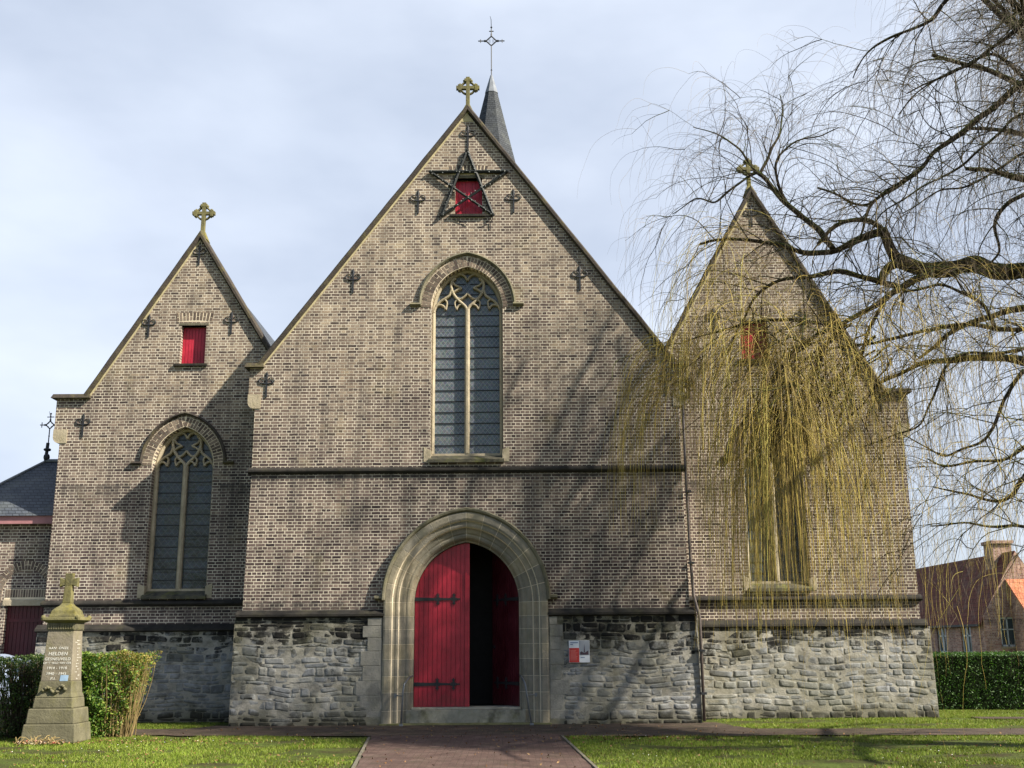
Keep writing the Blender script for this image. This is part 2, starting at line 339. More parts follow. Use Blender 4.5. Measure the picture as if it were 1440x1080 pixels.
        if bevel:
            b = o.modifiers.new('bevel', 'BEVEL'); b.width = bevel; b.segments = 2; b.limit_method = 'ANGLE'
        return o
def wmat(o):
    mt = Matrix.Translation(o.location) @ o.rotation_euler.to_matrix().to_4x4()
    return (wmat(o.parent) @ o.matrix_parent_inverse @ mt) if o.parent else mt
def INV(o): return wmat(o).inverted()
def tag(o, label=None, cat=None, group=None, kind=None):
    if label: o['label'] = label
    if cat: o['category'] = cat
    if group: o['group'] = group
    if kind: o['kind'] = kind
    return o
def thing(name, loc, label, cat, group=None, rz=0):
    o = bpy.data.objects.new(name, None); COL.objects.link(o); o.location = loc; o.rotation_euler = (0, 0, rz); o.empty_display_size = .2
    return tag(o, label, cat, group)
def np_mesh(name, V, F, mat, parent=None, smooth=False):
    me = bpy.data.meshes.new(name); V = np.asarray(V, dtype=np.float32); F = np.asarray(F, dtype=np.int32); k = F.shape[1]
    me.vertices.add(len(V)); me.vertices.foreach_set('co', V.ravel()); me.loops.add(F.size); me.loops.foreach_set('vertex_index', F.ravel())
    me.polygons.add(len(F)); me.polygons.foreach_set('loop_start', np.arange(0, F.size, k, dtype=np.int32)); me.polygons.foreach_set('loop_total', np.full(len(F), k, dtype=np.int32))
    me.materials.append(mat); me.update(calc_edges=True)
    if smooth: me.polygons.foreach_set('use_smooth', [True] * len(F))
    o = bpy.data.objects.new(name, me); COL.objects.link(o)
    if parent: o.parent = parent; o.matrix_parent_inverse = INV(parent)
    return o

# ------------------------------------------------------------ pointed arch geometry
def arch_pts(cx, a, zs, rise, off=0, n=14, z0=None):
    """outline of a two-centred arch, left foot to right foot, widened by off"""
    R = (a * a + rise * rise) / (2 * a); c = R - a; Ro = R + off; tm = acos(max(-1, min(1, c / Ro)))
    lp = [(cx + c - Ro * cos(tm * i / n), zs + Ro * sin(tm * i / n)) for i in range(n + 1)]
    rp = [(2 * cx - x, z) for x, z in reversed(lp[:-1])]
    out = lp + rp
    if z0 is not None: out = [(cx - a - off, z0)] + out + [(cx + a + off, z0)]
    return out
def arch_sweep(mb, prof, cx, a, zs, rise, z0=None, n=16, closed=True):
    """sweep a profile [(off, y)] along the arch; z0 adds straight jambs"""
    rows = [arch_pts(cx, a, zs, rise, o_, n, z0) for o_, y in prof]; N = len(rows[0]); K = len(prof); o = len(mb.v)
    for i in range(N):
        for k in range(K): mb.v.append((rows[k][i][0], prof[k][1], rows[k][i][1]))
    for i in range(N - 1):
        for k in range(K if closed else K - 1):
            k2 = (k + 1) % K; mb.f.append((o + i * K + k, o + (i + 1) * K + k, o + (i + 1) * K + k2, o + i * K + k2))
    if closed:
        mb.f.append(tuple(o + k for k in range(K))); mb.f.append(tuple(o + (N - 1) * K + k for k in range(K))[::-1])
    return mb
def sweep_x(mb, prof, x0, x1):
    """profile [(y,z)] swept along x"""
    K = len(prof); o = len(mb.v)
    for x in (x0, x1):
        for y, z in prof: mb.v.append((x, y, z))
    for k in range(K):
        k2 = (k + 1) % K; mb.f.append((o + k, o + k2, o + K + k2, o + K + k))
    mb.f.append(tuple(o + k for k in range(K))[::-1]); mb.f.append(tuple(o + K + k for k in range(K)))
    return mb

# ============================================================ SETTING: ground and paths
GX0, GX1, GY0, GY1 = -14.5, 17.5, -13.5, 4.5
def on_path(x, y, e=0):
    ycr = -2.05 + (-.09) * x * .9                                   # centre of the path along the church front
    hw = .98 if -5.4 < x < 5.6 else .78
    if x > -13 and abs(y - ycr) < hw - e and x < 40: return True
    xl = -1.56 - (y + 3.3) * -.0 + (-.08) * (y + 3.3) * 0 ; 
    if y < -2 and (-1.62 - (y + 3.3) * .085 + e) < x < (1.90 - (y + 3.3) * .045 - e): return True
    if abs(x) < 5.4 and -1.6 < y < 0: return True
    if x > 12 and abs(y - (.85 - .12 * (x - 12))) < .35: return True
    return False
def dirt_mask(x, y):
    return mnoise.noise(Vector((x * .55, y * 1.1, 3.3))) + .5 * mnoise.noise(Vector((x * 1.7, y * 2.6, 7)))
q = Mat('lawn_soil', .95, .1)
g = q.ramp(q.noise(1.5, 6, .65), [(.30, (.055, .040, .022)), (.42, (.060, .060, .022)), (.55, (.075, .095, .022)), (.75, (.10, .14, .03))])
g = q.mix(1, g, q.ramp(q.noise(30, 4), [(.3, .6), (.7, 1.3)]), 'MULTIPLY'); q.color(g); q.bump(q.noise(25, 5), .03); M_GROUND = q.m
S = 600
mb = MB()
# one sheet: fine grid near, coarse far
xs = [-S, -120, -40] + [-20 + i * 1.0 for i in range(46)] + [45, 120, S]; ys = [-S, -120, -40] + [-26 + i * 1.0 for i in range(36)] + [30, 70, 150, S]
def gz(x, y):
    return .012 * mnoise.noise(Vector((x * .8, y * .8, 0))) if (-30 < x < 40 and -30 < y < 12) else 0
vs = [(x, y, gz(x, y) - .012) for y in ys for x in xs]; nx = len(xs)
fs = [(j * nx + i, j * nx + i + 1, (j + 1) * nx + i + 1, (j + 1) * nx + i) for j in range(len(ys) - 1) for i in range(nx - 1)]
tag(MB().add(vs, fs).build('ground', M_GROUND), kind='structure')

q = Mat('worn_path', .9, .2)
g = q.ramp(q.noise(2.2, 7, .7), [(.28, (.050, .040, .032)), (.5, (.085, .066, .052)), (.72, (.125, .10, .078))])
bt = q.n('ShaderNodeTexBrick'); p = q.sep(q.pos); q.put(bt.inputs['Vector'], q.comb(p[0], p[1], 0)); bt.inputs['Scale'].default_value = 1; bt.inputs['Brick Width'].default_value = .21; bt.inputs['Row Height'].default_value = .105; bt.inputs['Mortar Size'].default_value = .006
bt.inputs['Color1'].default_value = (.75, .70, .68, 1); bt.inputs['Color2'].default_value = (1.15, 1.02, .98, 1); bt.inputs['Mortar'].default_value = (.5, .55, .4, 1)
g = q.mix(.8, g, q.mix(1, g, bt.outputs['Color'], 'MULTIPLY')); g = q.mix(q.math('MULTIPLY', q.ramp(q.noise(1.2, 6, .7), [(.52, 0), (.66, 1)]), .6), g, (.045, .05, .02))
q.color(g); q.bump(q.math('ADD', q.noise(60, 4), q.math('MULTIPLY', bt.outputs['Fac'], -.6)), .008); M_PATH = q.m
q = Mat('red_paver_path', .9, .2)
g = q.ramp(q.noise(2.2, 7, .7), [(.28, (.062, .040, .034)), (.5, (.098, .064, .054)), (.72, (.145, .105, .088))])
bt = q.n('ShaderNodeTexBrick'); p = q.sep(q.pos); q.put(bt.inputs['Vector'], q.comb(p[1], p[0], 0)); bt.inputs['Scale'].default_value = 1; bt.inputs['Brick Width'].default_value = .21; bt.inputs['Row Height'].default_value = .105; bt.inputs['Mortar Size'].default_value = .006
bt.inputs['Color1'].default_value = (.75, .70, .70, 1); bt.inputs['Color2'].default_value = (1.2, 1.05, 1.0, 1); bt.inputs['Mortar'].default_value = (.45, .5, .35, 1)
g = q.mix(.28, g, q.mix(1, g, bt.outputs['Color'], 'MULTIPLY')); g = q.mix(q.math('MULTIPLY', q.ramp(q.noise(1.5, 6, .7), [(.54, 0), (.68, 1)]), .5), g, (.05, .05, .025))
q.color(g); q.bump(q.math('ADD', q.noise(60, 4), q.math('MULTIPLY', bt.outputs['Fac'], -.6)), .008); M_PAVER = q.m
def path_mesh(name, left, right, mat, z, label=None):
    n = len(left); rs = []
    for i in range(n):
        for k in range(7):
            t = k / 6; x = left[i][0] * (1 - t) + right[i][0] * t; y = left[i][1] * (1 - t) + right[i][1] * t
            if k in (0, 6): x += .05 * mnoise.noise(Vector((x * 3, y * 3, 1))); y += .10 * mnoise.noise(Vector((x * 2, y * 2, 5)))
            rs.append((x, y, z))
    fs = [(i * 7 + k, i * 7 + k + 1, (i + 1) * 7 + k + 1, (i + 1) * 7 + k) for i in range(n - 1) for k in range(6)]
    return tag(MB().add(rs, fs).build(name, mat), kind='structure')
A = []; B = []
for i in range(120):
    x = -13 + i * .4; yc = -2.05 - .081 * x; hw = .98 if -5.6 < x < 5.8 else .78
    if -5.6 < x < 5.6: A.append((x, .05)); 
    else: A.append((x, yc + hw))
    B.append((x, yc - hw))
path_mesh('cross_path', B, A, M_PATH, .012)
A = []; B = []
for i in range(60):
    y = -2.9 - i * .4; A.append((-1.62 - (y + 3.3) * .085, y)); B.append((1.90 - (y + 3.3) * .045, y))
path_mesh('entrance_path', A, B, M_PAVER, .017)
A = [(11.4 + i, .85 + .07 - .12 * i + .33) for i in range(30)]; B = [(11.4 + i, .85 + .07 - .12 * i - .33) for i in range(30)]
path_mesh('side_path', B, A, M_PATH, .015)
# kerbs: low pale edging stones beside the entrance path
M_KERB = stone_mat('kerb_stone', (.11, .10, .08), (.20, .18, .14), moss=.5, dark=.4)
for sgn, fn in ((-1, lambda y: -1.62 - (y + 3.3) * .085 - .035), (1, lambda y: 1.90 - (y + 3.3) * .045 + .035)):
    mb = MB(); y = -3.35
    while y > -24:
        y2 = y - .98; x1, x2 = fn(y), fn(y2)
        mb.add([(x1 - .022, y, -.05), (x1 + .022, y, -.05), (x2 + .022, y2, -.05), (x2 - .022, y2, -.05), (x1 - .022, y, .032), (x1 + .022, y, .032), (x2 + .022, y2, .032), (x2 - .022, y2, .032)],
               [(0, 3, 2, 1), (4, 5, 6, 7), (0, 1, 5, 4), (1, 2, 6, 5), (2, 3, 7, 6), (3, 0, 4, 7)])
        y -= 1.0
    tag(mb.build('path_kerb', M_KERB), kind='structure')

# ============================================================ CHURCH
church = thing('church', (0, 0, 0), 'brick church front with three pointed gables on a grey rubble stone base', 'church')
AY = 1.5                                           # the side gables stand back from the nave front
CXL, CXR = -6.92, 7.30

def gable_poly(cx, hw, z0, zk, za, slope, kx=None):
    """brick outline: base z0, kneeler height zk, apex za"""
    return None

def coping(name, cx, za, slope, xl, zl, xr, zr, y0, mat=M_COPE, th=.11):
    """two raking slabs meeting at the apex; the lower ends turn into flat mossy caps"""
    mb = MB(); yb = y0 + .42; yf = y0 - .10
    for sg, xe, ze in ((-1, xl[0], zl), (1, xr[0], zr)):
        kx = xl[1] if sg < 0 else xr[1]
        N = 18; top = []
        for i in range(N + 1):
            t = i / N; x = cx + (xe - cx) * t; z = za + (ze - za) * t + .016 * mnoise.noise(Vector((x * 2.3, za * 1.1, x)))
            top.append((x, z))
        nx, nz_ = slope / hypot(1, slope) * sg, 1 / hypot(1, slope)
        # profile across the slab: top bevelled front edge
        def P(x, z, d, y): return (x - nx * d, y, z - nz_ * d)
        o = len(mb.v)
        for x, z in top:
            if abs(x - cx) < 1e-6:
                v_ = th / nz_
                mb.v += [(cx, yb, za), (cx, yf + .03, za), (cx, yf, za - .03 / nz_), (cx, yf, za - v_ * .8), (cx, yf + .05, za - v_), (cx, yb, za - v_)]
            else: mb.v += [P(x, z, 0, yb), P(x, z, 0, yf + .03), P(x, z, .03, yf), P(x, z, th * .8, yf), P(x, z, th, yf + .05), P(x, z, th, yb)]
        for i in range(N):
            for k in range(6): k2 = (k + 1) % 6; mb.f.append((o + i * 6 + k, o + i * 6 + k2, o + (i + 1) * 6 + k2, o + (i + 1) * 6 + k))
        mb.f.append(tuple(o + N * 6 + k for k in range(6)))
        xa, xb = sorted((kx, xe + sg * -.18))
        ztop = ze + .03
        mb.add([(xa, yf - .02, ze - .07), (xb, yf - .02, ze - .07), (xb, yb, ze - .07), (xa, yb, ze - .07), (xa + .04, yf + .02, ztop), (xb - .02, yf + .02, ztop), (xb - .02, yb, ztop), (xa + .04, yb, ztop)],
               [(0, 3, 2, 1), (4, 5, 6, 7), (0, 1, 5, 4), (1, 2, 6, 5), (2, 3, 7, 6), (3, 0, 4, 7)])
    mb.build(name, mat, church)
    # pale pointed edge, left coping only: its sunlight is put into the colour
    mb = MB()
    for sg, xe, ze in ((-1, xl[0], zl),):
        nx, nz_ = slope / hypot(1, slope) * sg, 1 / hypot(1, slope)
        x1, z1 = cx + sg * .04, za - th / nz_ - .05; x2, z2 = xe, ze
        a_ = Vector((cx - 0, 0, za - (th) / nz_)); b_ = Vector((x2 - nx * th, 0, z2 - nz_ * th)); w = .038
        off = Vector((-nx * w, 0, -nz_ * w)); a2 = Vector((cx, 0, za - (th + w) / nz_)); b2 = b_ + off
        for (p0, p1, p2, p3) in ((a_, b_, b2, a2),):
            ya, yb2 = y0 - .018, y0 + .03
            mb.add([(p.x, ya, p.z) for p in (p0, p1, p2, p3)] + [(p.x, yb2, p.z) for p in (p0, p1, p2, p3)], [(0, 1, 2, 3), (7, 6, 5, 4), (0, 4, 5, 1), (1, 5, 6, 2), (2, 6, 7, 3), (3, 7, 4, 0)])
    mb.build('sunlit_verge_strip', M_LIME, church)

def corbel(cx, w, ztop, zbot, y0, sg):
    """beige kneeler stone, curved underneath towards the wall"""
    xo = cx; xi = cx - sg * w
    pts = [(xi, ztop), (xi, zbot), (xo - sg * .14, zbot)]
    for i in range(1, 7):
        t = i / 6 * pi / 2; pts.append((xo - sg * .14 * (1 - sin(t)), zbot + .16 * (1 - cos(t))))
    pts.append((xo, ztop))
    if sg < 0: pts = pts[::-1]
    MB().wall([pts], y0 - .02, y0 + .45).build('corbel', M_STONE, church)

def gable_cross(cx, zb, h, y):
    c = MB(); s_ = h / .95; yy0, yy1 = y - .05 * s_, y + .06 * s_
    c.frustum(cx, y, zb - .18, zb + .10 * s_, .17 * s_, .16 * s_, .06 * s_, .055 * s_)
    c.box(cx - .05 * s_, cx + .05 * s_, yy0, yy1, zb, zb + .58 * s_)
    zc = zb + .60 * s_
    c.box(cx - .045 * s_, cx + .045 * s_, yy0 + .003, yy1 - .003, zc - .05, zc + .25 * s_)
    for a_ in (0, pi / 2, pi):
        R = Matrix.Translation((cx, y, zc)) @ Matrix.Rotation(-a_, 4, 'Y')
        c.box(.04 * s_, .24 * s_, -.045 * s_, .05 * s_, -.045 * s_, .045 * s_, R)
        c.box(.17 * s_, .255 * s_, -.052 * s_, .055 * s_, -.09 * s_, .09 * s_, R)
        c.box(.235 * s_, .30 * s_, -.05 * s_, .052 * s_, -.05 * s_, .05 * s_, R)
        for sg in (-1, 1): c.ball(tuple(R @ Vector((.20 * s_, 0, sg * .095 * s_))), .038 * s_, 6)
    ring = [(cx + .175 * s_ * cos(t), zc + .175 * s_ * sin(t)) for t in [2 * pi * i / 24 for i in range(24)]]
    c.bar(ring, .045 * s_, yy0 + .02, yy1 - .02, True)
    return c.build('gable_cross', M_CROSS, church, bevel=.012)

def anchor(x, z, y, h=.62, tilt=0, mirror=1):
    """wrought iron fleur-de-lis tie plate; z is the top"""
    R = Matrix.Translation((x, y, z - h * .38)) @ Matrix.Rotation(tilt, 4, 'Y') @ Matrix.Scale(h / .62, 4)
    c = MB(); c.box(-.030, .030, -.05, -.005, -.38, .10)
    def loc(pts, rr): c.tube([tuple(R @ Vector(p)) for p in pts], rr, 6)
    for sg in (-1, 1):
        pts = [(sg * .02, -.02, -.05)]
        for i in range(9):
            t = -pi * .5 + i / 8 * pi * 1.45
            pts.append((sg * (.105 + .070 * cos(t)), -.02, .02 + .070 * sin(t)))
        loc(pts, [.016] + [.0155 - .0008 * i for i in range(9)])
    v0 = len(c.v)
    c2 = MB()
    c2.add([(0, -.03, .24), (.034, -.02, .14), (0, -.035, .02), (-.034, -.02, .14), (0, -.005, .24), (.04, -.005, .14), (0, -.005, .02), (-.04, -.005, .14)], [(0, 3, 2, 1), (4, 5, 6, 7), (0, 1, 5, 4), (1, 2, 6, 5), (2, 3, 7, 6), (3, 0, 4, 7)])
    c2.box(-.06, .06, -.038, -.006, -.068, -.048)
    c2.box(-.020, .020, -.030, -.004, -.38, .10)
    c3 = MB()
    c3.add([R @ Vector(p) for p in c2.v], c2.f); k = len(c.v); 
    c.v = c.v[8:]; c.f = [tuple(i - 8 for i in ff) for ff in c.f if min(ff) >= 8]
    c3.add(c.v, c.f)
    return c3.build('wall_anchor', M_IRON, church)

def voussoirs(mb, cx, a, zs, rise, off0, off1, y0, y1, zlow=None, step=.075):
    R = (a * a + rise * rise) / (2 * a); c = R - a; rm = R + (off0 + off1) / 2; tm = acos(c / rm); n = int(tm * rm / step)
    for sg in (-1, 1):
        for i in range(n):
            t0 = (i + .10) / n * tm; t1 = (i + .90) / n * tm
            split = [(off0, off1)] if i % 2 else [(off0, (off0 + off1) / 2 - .007), ((off0 + off1) / 2 + .007, off1)]
            for (o0, o1) in split:
                jj = random.uniform(-.004, .004); pts = []
                for (o_, t) in ((o0, t0), (o1, t0), (o1, t1), (o0, t1)):
                    x = c - (R + o_) * cos(t); z = zs + (R + o_) * sin(t); pts.append((cx + (x if sg < 0 else -x), z))
                vs = [(x, y0 + jj, z) for x, z in pts] + [(x, y1, z) for x, z in pts]
                mb.add(vs, [(0, 1, 2, 3), (7, 6, 5, 4), (0, 4, 5, 1), (1, 5, 6, 2), (2, 6, 7, 3), (3, 7, 4, 0)])
    if zlow is not None:
        z = zs - step; k = 0
        while z > zlow:
            for sg in (-1, 1):
                xa, xb = cx + sg * (a + off0), cx + sg * (a + off0 + (.105 if k % 2 else .21))
                mb.box(min(xa, xb), max(xa, xb), y0 + random.uniform(-.004, .003), y1, z + .005, z + step - .008)
            z -= step; k += 1

def smooth2(pts, n=6):
    out = []; P = [Vector((p[0], p[1])) for p in pts]; N = len(P)
    for i in range(N - 1):
        p0 = P[max(i - 1, 0)]; p1 = P[i]; p2 = P[i + 1]; p3 = P[min(i + 2, N - 1)]
        for k in range(n):
            t = k / n; out.append(tuple(.5 * ((2 * p1) + (p2 - p0) * t + (2 * p0 - 5 * p1 + 4 * p2 - p3) * t * t + (3 * p1 - p0 - 3 * p2 + p3) * t ** 3)))
    out.append(tuple(P[-1])); return out

def window(cx, a, z0, zs, rise, y, glass, label):
    """two-light pointed window: frame, tracery, panes, iron bars, sill, arch bricks and hood mould"""
    w = MB(); yf, yb = y + .21, y + .36
    arch_sweep(w, [(0.0, yf), (-.035, yf - .012), (-.075, yf + .03), (-.085, yb), (0.02, yb)], cx, a, zs, rise, z0)
    w.box(cx - a, cx + a, yf - .01, yb, z0 - .03, z0 + .05)
    yt0, yt1 = yf - .015, yb - .04
    s_ = a / .84; hz = rise / 1.01
    w.bar([(cx, z0 + .05), (cx, zs + .02 * hz)], .115, yt0 - .01, yt1)
    T = lambda pts: [(cx + x * s_, zs + z * hz) for x, z in pts]
    for sg in (-1, 1):
        m_ = lambda pts: T([(x * sg, z) for x, z in pts])
        w.bar(smooth2(m_([(0, -.02), (-.06, .10), (-.20, .23), (-.32, .38), (-.385, .55), (-.38, .70), (-.29, .80)])), .062, yt0, yt1)
        w.bar(smooth2(m_([(-.80, -.06), (-.76, .06), (-.66, .20), (-.53, .29), (-.43, .37), (-.385, .50)])), .055, yt0, yt1)
        # cusps of the light heads
        w.bar(smooth2(m_([(-.74, .10), (-.64, .13), (-.56, .09), (-.52, .02)])), .045, yt0 + .01, yt1)
        w.bar(smooth2(m_([(-.55, .27), (-.49, .20), (-.50, .10), (-.52, .02)])), .04, yt0 + .01, yt1)
        w.bar(smooth2(m_([(-.07, .11), (-.14, .14), (-.22, .10), (-.26, .02)])), .04, yt0 + .01, yt1)
        w.bar(smooth2(m_([(-.24, .26), (-.30, .19), (-.29, .10), (-.26, .02)])), .035, yt0 + .01, yt1)
        # quatrefoil cusps
        w.bar(smooth2(m_([(-.37, .42), (-.30, .47), (-.22, .52), (-.15, .55), (-.22, .59), (-.30, .63), (-.37, .72)])), .045, yt0 + .01, yt1)
        w.bar(smooth2(m_([(-.26, .30), (-.16, .28), (-.07, .34), (0, .42)])), .045, yt0 + .01, yt1)
        w.bar(smooth2(m_([(-.33, .84), (-.22, .90), (-.08, .86), (0, .74)])), .045, yt0 + .01, yt1)
    wo_ = w.build('window', M_STONE, church, bevel=0)
    if label: wo_['label'] = label
    # panes
    out = arch_pts(cx, a - .02, zs, rise - .02, 0, 14, z0)
    g_ = MB(); yg = y + .32
    vs = [(x, yg, z) for x, z in out]; mid = [(cx, yg, z) for z in (z0, zs, zs + rise - .02)]
    L_ = [p for p in out if p[0] <= cx + 1e-6] ; R_ = [p for p in out if p[0] >= cx - 1e-6]
    MB().wall([L_ + [(cx, z0)]], yg, yg + .01).build('pane', glass, wo_)
    MB().wall([R_ + [(cx, z0)][:0] + [(cx, z0)]], yg + .0005, yg + .0105).build('pane', glass, wo_)
    b_ = MB(); z = z0 + .26; k = 0
    while z < zs + rise * .75:
        hw = a - .03 if z < zs else sqrt(max(0, 1 - ((z - zs) / rise) ** 1.7)) * a * .93
        for sg in (-1, 1):
            xa, xb = cx + sg * .05, cx + sg * hw
            b_.box(min(xa, xb), max(xa, xb), yg - .022, yg - .002, z - .009, z + .009)
        z += .262
    b_.build('saddle_bar', M_IRON, wo_)
    # sill
    s2 = MB(); sweep_x(s2, [(y + .30, z0 - .02), (y + .30, z0 - .16), (y - .10, z0 - .20), (y - .10, z0 - .13), (y + .18, z0 - .005)], cx - a - .02, cx + a + .02)
    s2.build('sill', M_SILL, wo_)
    s3 = MB()
    for sg in (-1, 1):
        xa, xb = cx + sg * (a + .0), cx + sg * (a + .14)
        s3 = MB(); s3.add([(xa - sg * .02, y - .014, z0 - .17), (xb, y - .014, z0 - .17), (xb, y - .014, z0 + .17), (xa - sg * .02, y - .014, z0 + .10), (xa - sg * .02, y + .25, z0 - .17), (xb, y + .2, z0 - .17), (xb, y + .2, z0 + .17), (xa - sg * .02, y + .25, z0 + .10)],
               [(0, 1, 2, 3), (7, 6, 5, 4), (0, 4, 5, 1), (1, 5, 6, 2), (2, 6, 7, 3), (3, 7, 4, 0)])
        s3.build('stop_stone', M_STONE, wo_)
    v_ = MB(); voussoirs(v_, cx, a, zs, rise, .012, .235, y - .009, y + .12, zlow=None)
    v_.build('arch_bricks', M_ARCHB, wo_)
    v2 = MB(); arch_sweep(v2, [(.0, y - .003), (.245, y - .003), (.245, y + .05), (.0, y + .2)], cx, a, zs, rise)
    v2.build('arch_mortar', M_MORTAR, wo_)
    h = MB(); arch_sweep(h, [(.245, y - .004), (.245, y - .04), (.28, y - .085), (.315, y - .07), (.322, y + .02)], cx, a, zs + .04, rise)
    for sg in (-1, 1):
        xa, xb = cx + sg * (a + .25), cx + sg * (a + .50)
        sweep_x(h, [(y + .02, zs + .02), (y - .05, zs + .02), (y - .10, zs + .055), (y - .08, zs + .095), (y + .02, zs + .11)], min(xa, xb), max(xa, xb))
    h.build('hood_mould', stone_hood if y == 0 else M_COPE, wo_)
    return wo_
stone_hood = stone_mat('hood_stone', (.13, .12, .085), (.24, .215, .145), moss=.35, dark=.35)

M_LINT = stone_mat('lintel_stone', (.10, .09, .065), (.17, .155, .11), moss=.3, dark=.4)
def shutter(cx, z0, z1, hw, y, mat, double=False):
    """red plank shutter in a recess with stone lintel, sill and soldier course"""
    s_ = MB(); n = 8; w = 2 * hw / n
    for i in range(n): s_.box(cx - hw + i * w + .004, cx - hw + (i + 1) * w - .004, y + .16, y + .20, z0, z1 - .02)
    s_.box(cx - hw, cx + hw, y + .19, y + .215, z0, z1)
    if double: s_.box(cx - .028, cx + .028, y + .145, y + .17, z0, z1 - .02)
    so_ = s_.build('shutter', mat, church)
    MB().box(cx - hw - .06, cx + hw + .06, y - .008, y + .16, z1, z1 + .07).build('lintel', M_LINT, so_, bevel=.01)
    MB().box(cx - hw - .13, cx + hw + .08, y - .07, y + .17, z0 - .075, z0 - .01).build('sill', M_LEDGE, so_, bevel=.01)
    v_ = MB(); N = 11
    for i in range(N):
        t = (i - (N - 1) / 2) * .060; x = cx + t * 1.35; t2 = t * .55; zb = z1 + .11 + .03 * (1 - (t / .33) ** 2)
        R = Matrix.Translation((x, 0, zb)) @ Matrix.Rotation(t2, 4, 'Y')
        if i % 2: v_.box(-.03, .03, y - .007, y + .06, 0, .21, R)
        else: v_.box(-.03, .03, y - .006, y + .06, 0, .095, R); v_.box(-.03, .03, y - .006, y + .06, .11, .21, R)
    v_.build('arch_bricks', M_ARCHB, so_)
    MB().box(cx - .44, cx + .44, y - .002, y + .05, z1 + .10, z1 + .33).build('arch_mortar', M_MORTAR, so_)
    return so_

def rect(x0, x1, z0, z1): return [(x0, z0), (x1, z0), (x1, z1), (x0, z1)]

# ---------- nave front
NW, ND = (0, .84, 5.92, 9.44, 1.01), (0, 1.17, 2.60, 1.34)
door_out = arch_pts(0, ND[1], ND[2], ND[3], .50, 16)
outer = [(-4.95, 2.40), (-1.67, 2.40)] + [p for p in door_out] + [(1.67, 2.40), (4.95, 2.40), (4.90, 5.55), (4.90, 7.0), (5.06, 7.2), (5.06, 8.0), (4.86, 8.05), (0, 14.44), (-4.86, 8.05), (-5.06, 8.0), (-5.06, 7.2), (-4.90, 7.0), (-4.90, 5.55)]
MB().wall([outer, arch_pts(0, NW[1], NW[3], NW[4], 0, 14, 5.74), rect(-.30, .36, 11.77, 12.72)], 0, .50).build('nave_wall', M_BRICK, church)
window(0, .84, 5.92, 9.44, 1.01, 0, M_GLASS, 'tall two-light window of pale diamond leaded glass in the sunlit middle gable')
shutter(.03, 11.78, 12.72, .33, 0, M_RED, True)['label'] = 'red double shutter behind the star frame'
coping('nave_coping', 0, 14.67, 1.347, (-4.90, -5.17), 8.06, (4.90, 5.17), 8.06, 0)
corbel(-5.07, .30, 7.36, 7.02, 0, -1); corbel(5.07, .30, 7.36, 7.02, 0, 1)
MB().add([(-.16, -.012, 14.22), (.16, -.012, 14.22), (0, -.012, 14.43), (-.16, .01, 14.22), (.16, .01, 14.22), (0, .01, 14.43)], [(0, 1, 2), (5, 4, 3), (0, 3, 4, 1), (1, 4, 5, 2), (2, 5, 3, 0)]).build('apex_stone', M_LIME, church)
gable_cross(0, 14.62, .92, .12)
sweep_x(MB(), [(.02, 5.48), (-.05, 5.50), (-.085, 5.54), (-.08, 5.58), (.02, 5.65)], -4.97, 4.97).build('string_course', M_LEDGE, church)
mb = MB()
for xa, xb in ((-5.06, -1.80), (1.80, 5.06)): mb = MB(); sweep_x(mb, [(.02, 2.28), (-.10, 2.28), (-.17, 2.31), (-.17, 2.355), (-.02, 2.45), (.02, 2.45)], xa, xb); mb.build('ledge', M_LEDGE, church)
for (x, z, tl) in ((.01, 14.12, 0), (-1.19, 12.42, 0), (1.12, 12.43, 0), (-2.71, 10.42, 0), (2.68, 10.46, 0), (-4.65, 7.90, 0), (4.62, 7.90, 0)): anchor(x, z, 0, .62, tl)

# ---------- aisles
def aisle(cx, xo, xi, hs, za, sl, win, sh, edge_sg, anchors, tones):
    """cx axis, xo outer brick edge, xi inner edge"""
    zk = 7.67
    run = (za - .25 - zk) / sl
    inner_z = za - .25 - abs(xi - cx) * sl
    if edge_sg < 0:
        outer = [(xo, 2.12), (xi, 2.12), (xi, inner_z), (cx, za - .23), (cx - run, zk), (xo - .16, zk), (xo - .16, 6.72), (xo, 6.52)]
    else:
        outer = [(xi, 2.12), (xo, 2.12), (xo, 6.52), (xo + .16, 6.72), (xo + .16, zk), (cx + run, zk), (cx, za - .23), (xi, inner_z)]
    MB().wall([outer, arch_pts(win[0], win[1], win[3], win[4], 0, 14, win[2] - .18), rect(sh[0] - sh[3], sh[0] + sh[3], sh[1], sh[2])], AY, AY + .5).build('aisle_wall', M_BRICK, church)
    if edge_sg < 0: coping('aisle_coping', cx, za, sl, (cx - run - .12, xo - .27), zk + .03, (xi, xi), za - abs(xi - cx) * sl, AY)
    else: coping('aisle_coping', cx, za, sl, (xi, xi), za - abs(xi - cx) * sl, (cx + run + .12, xo + .27), zk + .03, AY)
    corbel(xo + edge_sg * .17, .34, 6.86, 6.52, AY, edge_sg)
    gable_cross(cx, za - .05, .92, AY + .12)
    x0, x1 = sorted((xo + edge_sg * .06, xi))
    sweep_x(MB(), [(AY + .02, 2.60), (AY - .06, 2.62), (AY - .11, 2.66), (AY - .10, 2.70), (AY + .02, 2.77)], x0, x1).build('string_course', M_LEDGE, church)
    sweep_x(MB(), [(AY + .02, 2.02), (AY - .10, 2.02), (AY - .16, 2.05), (AY - .15, 2.10), (AY - .01, 2.20), (AY + .02, 2.20)], x0 - (.06 if edge_sg < 0 else 0), x1 + (.06 if edge_sg > 0 else 0)).build('ledge', M_LEDGE, church)
    for (x, z, h) in anchors: anchor(x, z, AY, h)
